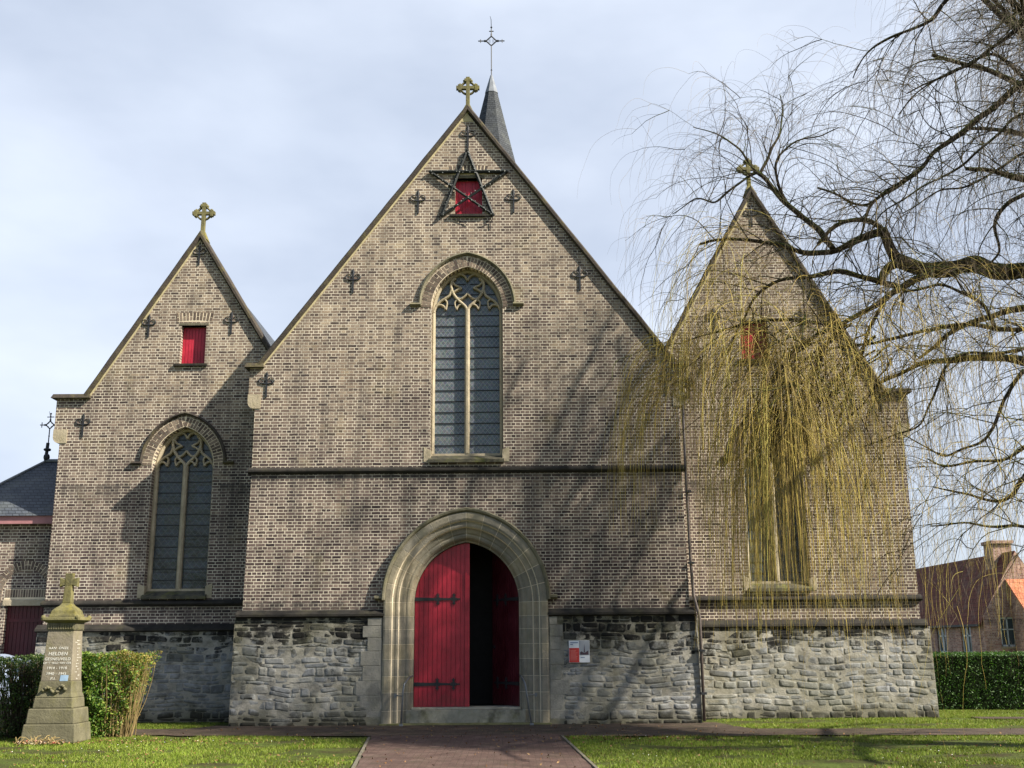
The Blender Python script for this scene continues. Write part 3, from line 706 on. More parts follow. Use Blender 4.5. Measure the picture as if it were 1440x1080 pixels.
aisle(CXL + .07, -9.98, -3.7, 0, 11.99, 1.62, (-6.94, .74, 2.97, 5.95, .96), (-6.88, 8.48, 9.48, .31), -1, [(-6.86, 11.62, .55), (-8.01, 9.78, .6), (-5.95, 9.84, .6), (-9.44, 7.26, .6)], 0)
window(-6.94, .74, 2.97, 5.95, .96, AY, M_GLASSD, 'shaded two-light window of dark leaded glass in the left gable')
shutter(-6.88, 8.50, 9.48, .31, AY, M_RED)['label'] = 'single red plank shutter in the left gable'
aisle(CXR - .08, 10.58, 3.9, 0, 13.12, 1.80, (7.35, .72, 3.05, 5.98, .98), (7.10, 8.50, 9.50, .34), 1, [(7.2, 12.6, .6), (6.1, 9.84, .6), (8.3, 9.84, .6), (5.41, 8.15, .6), (10.10, 7.80, .6)], 0)
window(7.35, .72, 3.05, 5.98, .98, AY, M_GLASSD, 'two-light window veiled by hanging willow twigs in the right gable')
shutter(7.10, 8.52, 9.50, .34, AY, M_RED)['label'] = 'faded red shutter behind the willow twigs in the right gable'

# ---------- rubble base
def rubble(x0, x1, z1, yb, yt, skip=None, end=None):
    """coursed rubble: irregular bedded stones standing slightly proud of flush mortar; yb, yt front depth at foot and top"""
    Y = lambda z: yb + (yt - yb) * z / z1
    stones = MB(); z = -.05
    while z < z1 - .03:
        h = random.choice((random.uniform(.055, .10), random.uniform(.09, .15), random.uniform(.12, .21))); h = min(h, z1 - z)
        if z1 - (z + h) < .07: h = z1 - z
        x = x0 + random.uniform(-.2, 0)
        while x < x1:
            w = random.uniform(.16, .52) * (1.1 if h < .15 else 1)
            xa, xb = max(x, x0), min(x + w, x1)
            beds = [(z, h)] if (h < .15 or random.random() < .72) else [(z, h * .45), (z + h * .45, h * .55)]
            for (zq, hq) in beds:
                if xb - xa <= .05: continue
                g = random.uniform(.002, .008); cx_, cz_ = (xa + xb) / 2, zq + hq / 2; hx, hz = (xb - xa) / 2 - g, hq / 2 - g
                n = 12; ring = []
                ex = random.uniform(.14, .40); ph = random.uniform(0, 6)
                for k in range(n):
                    t = 2 * pi * (k + .5) / n; c_, s_ = cos(t), sin(t)
                    px_ = (abs(c_) ** ex) * (1 if c_ > 0 else -1); pz_ = (abs(s_) ** ex) * (1 if s_ > 0 else -1)
                    jit = 1 + .20 * mnoise.noise(Vector((c_ * 1.5 + ph, s_ * 1.5, cx_ * 3))) - .03
                    dz = (.085 * mnoise.noise(Vector(((cx_ + px_ * hx) * .9, cz_ * .8, 2))) + .035 * mnoise.noise(Vector(((cx_ + px_ * hx) * 3.1, cz_ * 2, 6)))) * min(1, (z1 - cz_) * 3, cz_ * 4)
                    ring.append((cx_ + px_ * hx * jit, cz_ + pz_ * hz * jit + dz))
                pr = random.uniform(.000, .008) * (1.8 if random.random() < .12 else 1); tlt = random.uniform(-.03, .03); o = len(stones.v)
                for (sc, dy) in ((1, .03), (.985, .003), (.965, .002 - pr * .9), (.55, .001 - pr * 1.0)):
                    for (px_, pz_) in ring:
                        xx = cx_ + (px_ - cx_) * sc; zz = max(.0, cz_ + (pz_ - cz_) * sc)
                        stones.v.append((xx, Y(zz) + dy + tlt * (xx - cx_) * (1 if dy < .02 else 0) + .010 * mnoise.noise(Vector((xx * 7, zz * 9, 4))), zz))
                for r_ in range(3):
                    for k in range(n): stones.f.append((o + r_ * n + k, o + r_ * n + (k + 1) % n, o + (r_ + 1) * n + (k + 1) % n, o + (r_ + 1) * n + k))
                stones.f.append(tuple(o + 3 * n + k for k in range(n)))
            x += w
        z += h
    return stones
def rubble_wall(name, x0, x1, z1, yb, yt, yback, sk=None, bx=None, sidex=0):
    b = MB(); xs0, xs1 = bx if bx else (x0, x1)
    b.add([(xs0, yb, 0), (xs1, yb, 0), (xs1, yt, z1), (xs0, yt, z1), (xs0, yback, 0), (xs1, yback, 0), (xs1, yback, z1), (xs0, yback, z1)], [(0, 1, 2, 3), (1, 5, 6, 2), (5, 4, 7, 6), (4, 0, 3, 7), (3, 2, 6, 7), (0, 4, 5, 1)])
    o = b.build(name, M_RMORT, church)
    st = rubble(x0, x1, z1, yb, yt, sk); s_ = st.build('rubble_stones', M_RUBBLE, o)
    s_.data.polygons.foreach_set('use_smooth', [True] * len(s_.data.polygons))
    return o
def sk_nave(x, z, hw): return False
rubble_wall('base_wall', -5.09, -2.12, 2.29, -.15, -.09, .5, bx=(-5.09, -1.79))
rubble_wall('base_wall', 2.12, 5.09, 2.29, -.15, -.09, .5, bx=(1.79, 5.09))
rubble_wall('base_wall', -10.06, -5.0, 2.03, AY - .14, AY - .09, AY + .5)
rubble_wall('base_wall', 5.0, 10.74, 2.03, AY - .18, AY - .10, AY + .5)
# side return of the stone base, outer right corner and outer left corner
for xs_, sg in ((-9.98, -1), (10.58, 1)):
    d = MB(); e = .16 if sg > 0 else .08
    d.add([(xs_ + sg * e, AY - .1, 0), (xs_ + sg * e, 22, 0), (xs_ + sg * .06, 22, 2.1), (xs_ + sg * .06, AY - .05, 2.1), (xs_ - sg * .3, AY + .2, 0), (xs_ - sg * .3, 22, 0), (xs_ - sg * .3, 22, 2.1), (xs_ - sg * .3, AY + .2, 2.1)],
          [(0, 1, 2, 3), (4, 5, 6, 7), (0, 4, 7, 3), (1, 5, 6, 2), (3, 2, 6, 7), (0, 1, 5, 4)])
    d.build('base_wall', M_RUBBLE, church)
# dressed stones between the portal and the rubble
mb = MB(); z = .0; k = 0
for z0_, z1_ in ((0, .30), (.30, .62), (.62, .93), (.93, 1.25), (1.25, 1.56), (1.56, 1.85), (1.85, 2.10), (2.10, 2.27)):
    for sg in (-1, 1):
        wdt = (2.22, 2.14, 2.26, 2.10, 2.17, 2.05, 2.12, 2.02)[k] + random.uniform(-.03, .03)
        if sg < 0: wdt += .12
        xa, xb = 1.83, wdt; x0_, x1_ = (xa, xb) if sg > 0 else (-xb, -xa)
        mb = MB(); mb.box(x0_ + .004, x1_ - .004, -.150 + .02 * z1_ / 2.3 + random.uniform(-.003, .003), .3, z0_ + .004, z1_ - .004); mb.build('quoin_stone', M_QUOIN, church, bevel=.006)
    k += 1

# ---------- portal
def portal_blocks():
    prof = [(.50, -.15), (.63, -.15), (.64, .10)]
    mb = MB()
    full = [(.64, .2), (.64, -.155), (.60, -.17), (.50, -.17), (.46, -.15), (.44, -.10), (.40, -.085), (.36, -.10), (.32, -.09), (.30, -.04), (.26, .0), (.20, .02), (.17, .05), (.13, .04), (.09, .06), (.05, .12), (.04, .18), (.0, .20), (.0, .36), (.1, .5), (.5, .5)]
    return full
full = portal_blocks()
# blocks along jamb and arch, each a voussoir with a hairline joint
mb = MB(); K = len(full)
def sect(prof, t_or_z, sg, mode):
    out = []
    R = (1.17 ** 2 + 1.34 ** 2) / (2 * 1.17); c = R - 1.17
    for off, y in prof:
        if mode == 'j': out.append((sg * (1.17 + off), y, t_or_z))
        else:
            tm = acos(c / (R + off)); t = tm * t_or_z
            x = c - (R + off) * cos(t); out.append((-sg * x, y, ND[2] + (R + off) * sin(t)))
    return out
def block(mb, prof, a_, b_, sg, mode, n=1):
    o = len(mb.v); K = len(prof); g = .0035
    if mode == 'j': ts = [a_ + g, b_ - g]
    else: ts = [a_ + .0022 + (b_ - a_ - .0044) * i / n for i in range(n + 1)]
    for t in ts: mb.v += sect(prof, t, sg, mode)
    for i in range(len(ts) - 1):
        for k in range(K): k2 = (k + 1) % K; mb.f.append((o + i * K + k, o + (i + 1) * K + k, o + (i + 1) * K + k2, o + i * K + k2))
    mb.f.append(tuple(o + k for k in range(K))); mb.f.append(tuple(o + (len(ts) - 1) * K + k for k in range(K))[::-1])
zj = [.0, .30, .68, 1.02, 1.38, 1.70, 2.02, 2.30, 2.60]
for sg in (-1, 1):
    for i in range(8): block(mb, full, zj[i], zj[i + 1], sg, 'j')
    for i in range(7): block(mb, full, i / 7, (i + 1) / 7, sg, 'a', 4)
portal = mb.build('portal', M_ASHLAR, church)
ij = [(o_ - .006 if False else o_ + (0), y + .006) for o_, y in full]
mb = MB(); inner = [(o_ + .004 if o_ < .3 else o_ - .002, y + .004) for o_, y in full]
arch_sweep(mb, inner, 0, 1.17, ND[2], 1.34, 0.0, 20); mb.build('joint_mortar', M_MORTAR, portal)
hm = MB(); arch_sweep(hm, [(.60, .0), (.60, -.15), (.63, -.20), (.67, -.21), (.70, -.15), (.71, .02)], 0, 1.17, ND[2] + .05, 1.34)
for sg in (-1, 1):
    xa, xb = sorted((sg * 1.80, sg * 2.02)); sweep_x(hm, [(.02, 2.66), (-.10, 2.66), (-.17, 2.69), (-.17, 2.735), (-.08, 2.76), (.02, 2.77)], xa, xb)
hm.build('hood_mould', stone_hood, portal)
MB().box(-1.30, 1.30, -.02, .75, .0, .31).build('threshold_step', stone_mat('step_stone', (.20, .19, .15), (.36, .34, .27), moss=.5, dark=.55), church, bevel=.012)
MB().box(-1.19, 1.19, .10, .72, .311, .355).build('threshold_slab', stone_mat('slab_stone', (.30, .28, .22), (.44, .41, .33), moss=.2, dark=.25), church, bevel=.008)
MB().box(-1.85, 1.85, -.24, -.02, .0, .045).build('foot_course', stone_mat('foot_stone', (.14, .14, .06), (.24, .22, .11), moss=.7, dark=.3), church, bevel=.01)

# ---------- doors
def leaf(hinge_x, y, ang, sg, mat, label):
    """sg=+1 leaf runs to +x from its hinge; planks follow the arch"""
    R0 = (1.17 ** 2 + 1.34 ** 2) / (2 * 1.17); c = R0 - 1.17
    zt = lambda dx: ND[2] + sqrt(max(0, R0 ** 2 - (c + 1.17 - dx) ** 2)) - .01
    W = 1.23 if sg > 0 else 1.12; n = 12; w = W / n
    T = Matrix.Translation((hinge_x, y, 0)) @ Matrix.Rotation(ang, 4, 'Z')
    mb = MB()
    for i in range(n):
        a_, b_ = i * w, (i + 1) * w
        za, zb = zt(min(a_, 1.17)), zt(min(b_, 1.17)); zm = zt(min((a_ + b_) / 2, 1.17))
        for (e0, e1, yy) in ((0, 1, .018), (.07, .93, 0.0)):
            xa, xb = a_ + w * e0, a_ + w * e1
            pts = [(xa, .36), (xb, .36), (xb, zt(min(xb, 1.17))), ((xa + xb) / 2, zt(min((xa + xb) / 2, 1.17))), (xa, zt(min(xa, 1.17)))]
            p3 = [(sg * x, z) for x, z in pts]
            if sg < 0: p3 = p3[::-1]
            mb.wall([p3], yy, .022 if yy == 0 else .06)
    if sg > 0: mb.wall([[(W - .10, .362), (W + .0, .362), (W + .0, 3.90), (W - .10, 3.90)]], -.035, -.002)
    d = mb.build('door_leaf', mat, church, mtx=T); d['label'] = label
    for z in (2.68, 1.42, .80) if False else (2.68, .84):
        s_ = MB(); zz = z
        def bx(x0, x1, z0, z1, y0=-.022): s_.box(min(sg * x0, sg * x1), max(sg * x0, sg * x1), y0, -.001, z0, z1)
        s_.wall([[(0, zz - .042), (sg * 1.02, zz - .016), (sg * 1.02, zz + .016), (0, zz + .042)] if sg > 0 else [(sg * 1.02, zz - .016), (0, zz - .042), (0, zz + .042), (sg * 1.02, zz + .016)]], -.024, -.001)
        for xc in (.52, .88):
            bx(xc - .022, xc + .022, zz - .09, zz + .09, -.030); bx(xc - .055, xc + .055, zz - .038, zz + .038, -.027)
            bx(xc - .010, xc + .010, zz - .135, zz + .135, -.025); bx(xc - .038, xc + .038, zz - .105, zz - .085, -.026); bx(xc - .038, xc + .038, zz + .085, zz + .105, -.026)
        s_.build('strap_hinge', M_STRAP, d, mtx=T)
    return d
leaf(-1.165, .30, 0, 1, M_RED, 'closed left door leaf of ribbed red planks')
dl = leaf(1.165, .30, radians(-57), -1, M_DRED, 'right door leaf swung inwards, shade put into its dark red paint')
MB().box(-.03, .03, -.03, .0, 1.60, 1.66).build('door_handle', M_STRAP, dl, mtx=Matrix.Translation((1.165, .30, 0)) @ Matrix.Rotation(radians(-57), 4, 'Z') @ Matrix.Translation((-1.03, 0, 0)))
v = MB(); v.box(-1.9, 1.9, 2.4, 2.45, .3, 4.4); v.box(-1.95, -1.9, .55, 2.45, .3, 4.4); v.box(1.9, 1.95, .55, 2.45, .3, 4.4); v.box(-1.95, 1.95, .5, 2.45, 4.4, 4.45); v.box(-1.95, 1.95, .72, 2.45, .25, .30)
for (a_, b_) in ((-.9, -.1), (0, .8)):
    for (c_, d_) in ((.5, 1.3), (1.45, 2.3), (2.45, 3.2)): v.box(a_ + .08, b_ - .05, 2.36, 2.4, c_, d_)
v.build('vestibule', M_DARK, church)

# ---------- body and roofs behind the gables
b = MB()
for x in (-4.88, 4.58): b.box(x, x + .3, .5, 21, 0, 7.9)
b.box(-4.88, 4.88, 21, 21.3, 0, 7.9); b.build('nave_side_wall', M_BRICK, church)
def roof(cx, hw, ze, zr, y0, y1, name='roof'):
    m_ = MB(); m_.add([(cx - hw, y0, ze), (cx, y0, zr), (cx + hw, y0, ze), (cx - hw, y1, ze), (cx, y1, zr), (cx + hw, y1, ze), (cx - hw, y0, ze - .1), (cx + hw, y0, ze - .1), (cx - hw, y1, ze - .1), (cx + hw, y1, ze - .1)],
        [(0, 1, 4, 3), (1, 2, 5, 4), (3, 4, 5, 9, 8), (0, 6, 7, 2, 1), (6, 8, 9, 7), (0, 3, 8, 6), (2, 7, 9, 5)])
    return m_.build(name, M_SLATE, church)
roof(0, 5.1, 7.55, 14.2, .42, 21); roof(CXL + .07, 3.3, 6.9, 11.55, AY + .42, 20); roof(CXR - .08, 3.45, 7.1, 12.6, AY + .42, 20)
b = MB(); b.box(-9.98, -9.7, AY + .5, 20, 2.1, 7.1); b.box(10.3, 10.58, AY + .5, 20, 2.1, 7.1); b.box(-9.98, -3.9, 20, 20.3, 0, 7.1); b.box(4.2, 10.58, 20, 20.3, 0, 7.1); b.build('aisle_side_wall', M_BRICK, church)

# ---------- ridge turret with spire
SX, SY = .33, 14.0
sp = MB(); n = 8
def octo(z, r_): return [(SX + r_ * cos(pi / 8 + k * pi / 4), SY + r_ * sin(pi / 8 + k * pi / 4), z) for k in range(8)]
lv = [(15.6, 2.2), (16.6, 1.72), (19.0, 1.10), (21.5, .50), (22.6, .24)]
vs = []; fs = []
for z, r_ in lv: vs += octo(z, r_)
for i in range(len(lv) - 1):
    for k in range(8): fs.append((i * 8 + k, i * 8 + (k + 1) % 8, (i + 1) * 8 + (k + 1) % 8, (i + 1) * 8 + k))
spire = MB().add(vs, fs).build('spire', M_SPIRE, church)
MB().add(octo(13, 1.5) + octo(15.62, 1.5), [(k, (k + 1) % 8, 8 + (k + 1) % 8, 8 + k) for k in range(8)]).build('turret', M_SPIRE, church)
MB().add(octo(22.55, .27) + octo(23.35, .045), [(k, (k + 1) % 8, 8 + (k + 1) % 8, 8 + k) for k in range(8)] + [tuple(range(8, 16))]).build('lead_cap', M_LEAD, spire)
def iron_cross(mb, x, y, z0, zc, arm, ztop, t=.022):
    mb.tube([(x, y, z0), (x, y, zc - arm * .40)], t, 6)
    d = arm * .40
    D_ = [(x, y, zc + d), (x + d, y, zc), (x, y, zc - d), (x - d, y, zc), (x, y, zc + d)]
    for i in range(4): mb.tube([D_[i], D_[i + 1]], t * 1.15, 6)
    for sg in (-1, 1):
        mb.tube([(x + sg * d, y, zc), (x + sg * d * 1.4, y, zc)], t * 1.9, 6); mb.tube([(x + sg * d * 1.3, y, zc), (x + sg * arm, y, zc)], t, 6)
        mb.tube([(x + sg * arm * .82, y, zc - .07), (x + sg * arm * .82, y, zc + .07)], t * .8, 6)
        mb.tube([(x + sg * .03, y, zc + .04), (x + sg * d * .55, y, zc + .04)], t * .5, 5); mb.tube([(x + sg * .03, y, zc - .04), (x + sg * d * .55, y, zc - .04)], t * .5, 5)
    mb.tube([(x, y, zc + d), (x, y, zc + d * 1.5)], t * 1.6, 6); mb.tube([(x, y, zc + d), (x, y, zc + arm * 1.0)], t, 6); mb.tube([(x - .09, y, zc + arm * .82), (x + .09, y, zc + arm * .82)], t * .9, 6)
    mb.ball((x, y, zc + arm * 1.15), t * 1.9, 6); mb.tube([(x, y, zc + arm), (x - .01, y, ztop - .15), (x - .05, y, ztop)], [t * .6, t * .6, t * .3], 5)
    mb.ball((x, y, z0 + .28), t * 1.6, 6); mb.ball((x, y, z0), t * 2.2, 6)
mb = MB(); iron_cross(mb, SX, SY, 23.3, 24.85, .52, 25.95); mb.build('weather_cross', M_IRON, spire)

# ---------- drainpipe in the right corner
pp = MB(); pp.tube([(5.00, .04, 8.0), (5.00, .03, 5.6), (5.01, .0, 3.6), (5.04, -.05, 2.7), (5.13, -.17, 2.25), (5.13, -.18, .05)], .034, 10)
dpo = pp.build('drainpipe', M_PIPE, church, smooth=True)
for z, dy in ((7.2, -.02), (5.0, -.02), (3.4, -.02), (1.5, -.19), (.6, -.19)): MB().box(4.96 if z > 2.4 else 5.08, 5.09 if z > 2.4 else 5.20, dy - .055, dy + .06, z, z + .05).build('pipe_clip', M_IRON, dpo)

# ============================================================ SIDE CHAPEL (left edge)
chapel = thing('side_chapel', (-10.8, 2.0, 0), 'low brick annex with hipped slate roof and blind arch at the left edge', 'annex')
CY = 2.0
mb = MB(); mb.wall([[(-12.6, 0), (-11.13, 0), (-11.13, 2.66), (-10.2, 2.66), (-10.2, 0), (-9.95, 0), (-9.95, 4.66), (-12.6, 4.66)]], CY, CY + .4); mb.box(-12.6, -12.2, CY + .4, 7, 0, 4.66); mb.box(-12.6, -9.98, 7, 7.3, 0, 4.66)
mb.build('wall', M_BRICK, chapel)
v = MB(); voussoirs(v, -10.68, .54, 2.95, .56, .02, .22, CY - .012, CY + .05, step=.08)
k = 0
z = 2.87
while z > 1.2:
    xa = -10.68 - .56; v.box(xa - (.20 if k % 2 else .10), xa, CY - .012, CY + .05, z + .005, z + .07); z -= .075; k += 1
for i in range(17): v.box(-11.16 + i * .062, -11.16 + i * .062 + .048, CY - .010, CY + .05, 2.86, 3.04)
v.build('arch_bricks', M_ARCHB, chapel)
mo_ = MB(); arch_sweep(mo_, [(.02, CY - .004), (.22, CY - .004), (.22, CY + .05), (.02, CY + .05)], -10.68, .54, 2.95, .56)
mo_.build('arch_mortar', M_MORTAR, chapel); MB().box(-11.18, -10.06, CY - .004, CY + .05, 2.81, 3.05).build('arch_mortar', M_MORTAR, chapel)
mb = MB(); mb.box(-11.2, -10.05, CY - .03, CY + .2, 2.66, 2.80); mb.build('lintel', M_STONE, chapel, bevel=.01)
mb = MB(); mb.add([(-10.2 - .95, CY + .12, 0)], []) if False else None
for i in range(10): mb.box(-11.14 + i * .095 + .005, -11.14 + (i + 1) * .095 - .005, CY + .14, CY + .18, .1, 2.66)
mb.box(-11.14, -10.19, CY + .17, CY + .2, .1, 2.66); mb.box(-11.14, -10.19, CY + .12, CY + .141, 2.28, 2.36); mb.build('door', M_DRED, chapel)
rw = MB(); rw.box(-10.22, -9.9, CY - .08, CY + .3, 0, 2.1); rw_o = rw.build('base_wall', M_RMORT, chapel)
st = rubble(-10.22, -9.9, 2.1, CY - .08, CY - .08); st.build('rubble_stones', M_RUBBLE, rw_o)
MB().wall([rect(-12.72, -9.9, 4.60, 4.79)], CY - .22, CY - .16).box(-12.78, -12.72, CY - .22, 7.4, 4.60, 4.79).build('fascia', M_FASCIA, chapel)
mb = MB(); mb.box(-12.7, -9.9, CY - .158, CY + .02, 4.62, 4.66); mb.build('soffit', M_FASCIA, chapel)
PX, PY, PZ = -11.15, 3.5, 6.40
mb = MB(); mb.add([(-12.85, CY - .28, 4.79), (-9.95, CY - .28, 4.79), (-9.95, 5.2, PZ), (PX, PY, PZ), (-12.85, 7.5, 4.79), (PX, 5.2, PZ), (-9.95, PY, PZ), (-9.95, 7.5, 4.79)], [(0, 1, 6, 3), (0, 3, 5, 4), (3, 6, 2, 5), (4, 5, 2, 7), (1, 0, 4, 7)])
rf = mb.build('roof', M_SLATE, chapel)
mb = MB(); mb.tube([(-12.85, CY - .28, 4.82), (PX, PY, PZ + .02)], .03, 6); mb.tube([(PX, PY, PZ + .03), (-9.98, PY, PZ + .03)], .045, 6); mb.build('ridge_lead', M_LEAD, rf)
mb = MB(); mb.ball((PX + .02, PY, PZ + .12), .085, 8, 1.2); mb.ball((PX + .02, PY, PZ + .32), .10, 8, .45); mb.tube([(PX, PY, PZ), (PX + .02, PY, PZ + .5)], .045, 8)
fin = mb.build('finial', M_IRON, rf)
chx = MB(); iron_cross(chx, PX + .03, PY, PZ + .4, PZ + .98, .26, PZ + 1.35, .014); 
chx.build('weather_cross', M_IRON, rf)

# ============================================================ STAR
star = thing('star_decoration', (.03, -.10, 11.75), 'large dark five-pointed star frame wound with bulbs, hung over the red attic shutter', 'star')
S5 = {'t': (-.01, 13.43), 'l': (-.90, 12.87), 'r': (.97, 12.87), 'bl': (-.61, 11.74), 'br': (.62, 11.74)}
mb = MB(); bulbs = []; yy = -.045
for i, (a_, b_) in enumerate((('t', 'bl'), ('t', 'br'), ('l', 'r'), ('l', 'br'), ('r', 'bl'))):
    p = S5[a_]; p2 = S5[b_]; y_ = yy - .003 * i; thick = .042 if i < 3 else .032
    mb.tube([(p[0], y_, p[1]), (p2[0], y_, p2[1])], thick, 6)
    # cable wound round the frame
    N = 60; pts = []
    for k in range(N + 1):
        t = k / N; an = t * 62; pts.append((p[0] + (p2[0] - p[0]) * t + .030 * cos(an) * (thick / .03), y_ + .030 * sin(an), p[1] + (p2[1] - p[1]) * t + .018 * cos(an * 1.3 + i)))
    mb.tube(pts, .006, 4)
    for k in range(16):
        t = (k + .5) / 16; bulbs.append(((p[0] + (p2[0] - p[0]) * t + random.uniform(-.04, .04), y_ - random.uniform(.02, .055), p[1] + (p2[1] - p[1]) * t + random.uniform(-.04, .04)), random.uniform(.9, 1.4)))
for c_ in S5.values(): mb.ball((c_[0], yy - .02, c_[1]), .045, 6)
for c_ in ((-.55, 12.87), (.6, 12.87), (-.45, 12.0), (.45, 12.0)): mb.tube([(c_[0], 0, c_[1]), (c_[0], yy, c_[1])], .012, 5)
mb.build('frame', simple('star_dark_metal', (.012, .015, .015), .6, .3, 0, .3, 20), star)
b0_ = MB().ball((0, 0, 0), .010, 5).build('bulb', simple('clear_bulbs', (.35, .36, .34), .15, .6), star)
for i, (c_, s_) in enumerate(bulbs):
    o_ = b0_ if i == 0 else b0_.copy()
    if i: COL.objects.link(o_); o_.parent = star; o_.matrix_parent_inverse = INV(star)
    o_.location = c_[:3]; o_.scale = (s_, s_, s_)
mb = MB(); mb.tube([(.62, -.16, 11.74), (.60, -.05, 11.62), (.55, -.02, 11.55), (.56, -.02, 11.40)], .010, 5); mb.build('cable', M_IRON, star); mb = MB(); mb.tube([(-.35, -.02, 11.65), (-.1, -.03, 11.58), (0.0, -.02, 11.50)], .008, 5); mb.build('cable', M_IRON, star)

# ============================================================ POSTER
M_TXB = plain('text_blue', (.10, .16, .32)); M_TXP = plain('text_pink', (.68, .25, .22))
post = thing('information_board', (2.46, -.2, 1.3), 'small red and white notice board fixed to the rubble wall right of the portal', 'notice board')
X0, X1, Z0, Z1 = 2.25, 2.70, 1.29, 1.755; YB = -.175
MB().box(X0, X1, YB, YB + .025, Z0, Z1).build('panel', plain('panel_white', (.72, .74, .78), .35), post)
xm = X0 + (X1 - X0) * .495
MB().box(X0 + .005, xm, YB - .004, YB, Z0 + .005, Z0 + (Z1 - Z0) * .66).build('red_field', plain('panel_red', (.52, .045, .04), .4), post)
MB().box(xm, X1 - .005, YB - .004, YB, Z0 + (Z1 - Z0) * .34, Z1 - .005).build('picture', plain('picture_grey', (.30, .32, .36), .4), post)
mb = MB(); zb = Z0 + (Z1 - Z0) * .35
mb.add([(xm + .10, YB - .006, zb + .05), (xm + .125, YB - .006, zb + .05), (xm + .113, YB - .006, zb + .24)], [(0, 1, 2)])
mb.add([(xm + .02, YB - .006, zb), (xm + .20, YB - .006, zb), (xm + .20, YB - .006, zb + .09), (xm + .16, YB - .006, zb + .07), (xm + .12, YB - .006, zb + .04), (xm + .08, YB - .006, zb + .05), (xm + .05, YB - .006, zb + .075), (xm + .02, YB - .006, zb + .05)], [(0, 1, 2, 3, 4, 5, 6, 7)])
mb.build('church_silhouette', plain('picture_dark', (.075, .045, .06), .5), post)
mb = MB()
for i, w in enumerate((.17, .06)): MB().box(X0 + .03, X0 + .03 + w, YB - .003, YB - .001, Z1 - .055 - i * .035, Z1 - .042 - i * .035 + .004).build('text_line', M_TXB, post)
MB().box(xm + .03, xm + .12, YB - .003, YB - .001, Z0 + .10, Z0 + .112).build('text_line', M_TXB, post)
mb = MB()
for i in range(9): MB().box(X0 + .03, X0 + .03 + random.uniform(.11, .16), YB - .006, YB - .004, Z0 + .25 - i * .025, Z0 + .257 - i * .025).build('text_line', M_TXP, post)

# ============================================================ HANDRAILS
rail_grp = 'handrails beside the door'
for sg, nm in ((-1, 'thin grey handrail left of the church door'), (1, 'thin grey handrail right of the church door')):
    h = thing('handrail', (sg * 1.38, -.35, 0), nm, 'handrail', rail_grp)
    mb = MB(); xb = sg * 1.42; xt = sg * 1.31
    if sg < 0: xb = -1.36; xt = -1.33
    mb.tube([(xb, -.40, 0), (xt, -.38, .72), (xt - sg * .02, -.36, .86), (xt - sg * .06, -.25, .93), (xt - sg * .10, .02, 1.0), (sg * 1.175, .18, 1.02)], .019, 8); mb.build('rail', M_GALV, h, smooth=True)
    mb = MB(); mb.tube([(xt, -.38, .62), (sg * 1.52, -.06, .62)], .014, 6); mb.box(sg * 1.52 - .03, sg * 1.52 + .03, -.10, -.06, .58, .66); mb.build('wall_bracket', M_GALV, h)
    MB().box(xb - .04, xb + .04, -.44, -.36, .0, .055).build('foot_plate', M_GALV, h)

# ============================================================ WAR MEMORIAL
MX, MY = -7.40, -3.55
mem = thing('war_memorial', (MX, MY, 0), 'mossy tapering stone war memorial with cross and painted names beside the hedge', 'monument')
mb = MB(); mb.frustum(MX, MY, 0, .33, .50, .40, .47, .38); mb.build('base', M_MON, mem, bevel=.02)
mb = MB(); mb.frustum(MX, MY, .33, .60, .445, .365, .42, .34); mb.frustum(MX, MY, .601, .79, .37, .30, .35, .29); mb.build('plinth', M_MON, mem, bevel=.02)
mb = MB(); mb.frustum(MX, MY, .79, .87, .35, .29, .315, .265); mb.frustum(MX, MY, .87, 1.08, .315, .265, .295, .25); mb.build('moulded_foot', M_MON, mem, bevel=.015)
mb = MB()
for i in range(26):
    t = i / 25; an = random.uniform(-1, 1)
    mb.ball((MX - .20 + .40 * t, MY - .275 - random.uniform(0, .03), .93 + .055 * sin(t * 9) + random.uniform(-.02, .02)), random.uniform(.022, .042), 6, .8)
mb.build('carved_relief', M_MON, mem, smooth=True)
shaft = MB().frustum(MX, MY, 1.08, 2.00, .285, .24, .245, .21).build('shaft', stone_mat('shaft_stone', (.17, .145, .105), (.25, .22, .165), moss=.30, dark=.12, mcol=(.17, .16, .05)), mem, bevel=.012)
mb = MB(); mb.frustum(MX, MY, 2.00, 2.13, .262, .225, .262, .225)
for i in range(11): mb.box(MX - .235 + i * .045, MX - .235 + i * .045 + .028, MY - .24, MY - .22, 2.02, 2.11)
for i in range(9): mb.box(MX + .255, MX + .275, MY - .19 + i * .044, MY - .19 + i * .044 + .028, 2.02, 2.11)
mb.build('fluted_neck', M_MON, mem, bevel=.004)
mb = MB(); mb.frustum(MX, MY, 2.13, 2.18, .262, .225, .34, .30); mb.frustum(MX, MY, 2.18, 2.24, .355, .315, .34, .30)
for sg in (-1, 1):
    for sy in (-1, 1): mb.ball((MX + sg * .32, MY + sy * .28, 2.23), .05, 6)
mb.frustum(MX, MY, 2.24, 2.30, .26, .23, .24, .21); mb.build('cornice', M_CROSS, mem, bevel=.012)
mb = MB(); lv = [(.23, 2.30), (.215, 2.36), (.17, 2.41), (.115, 2.45), (.08, 2.50)]
for (a_, z0_), (b_, z1_) in zip(lv[:-1], lv[1:]): mb.frustum(MX, MY, z0_, z1_ + .0005, a_, a_ * .85, b_, b_ * .85)
mb.build('cap', M_CROSS, mem)
mb = MB(); mb.frustum(MX, MY, 2.50, 2.83, .085, .07, .070, .055); mb.frustum(MX, MY, 2.83, 3.06, .068, .053, .075, .055)
for sg in (-1, 1):
    pts = [(MX + sg * .06, 2.84), (MX + sg * .17, 2.80), (MX + sg * .175, 2.98), (MX + sg * .06, 2.94)]
    mb.wall([pts if sg > 0 else pts[::-1]], MY - .05, MY + .05)
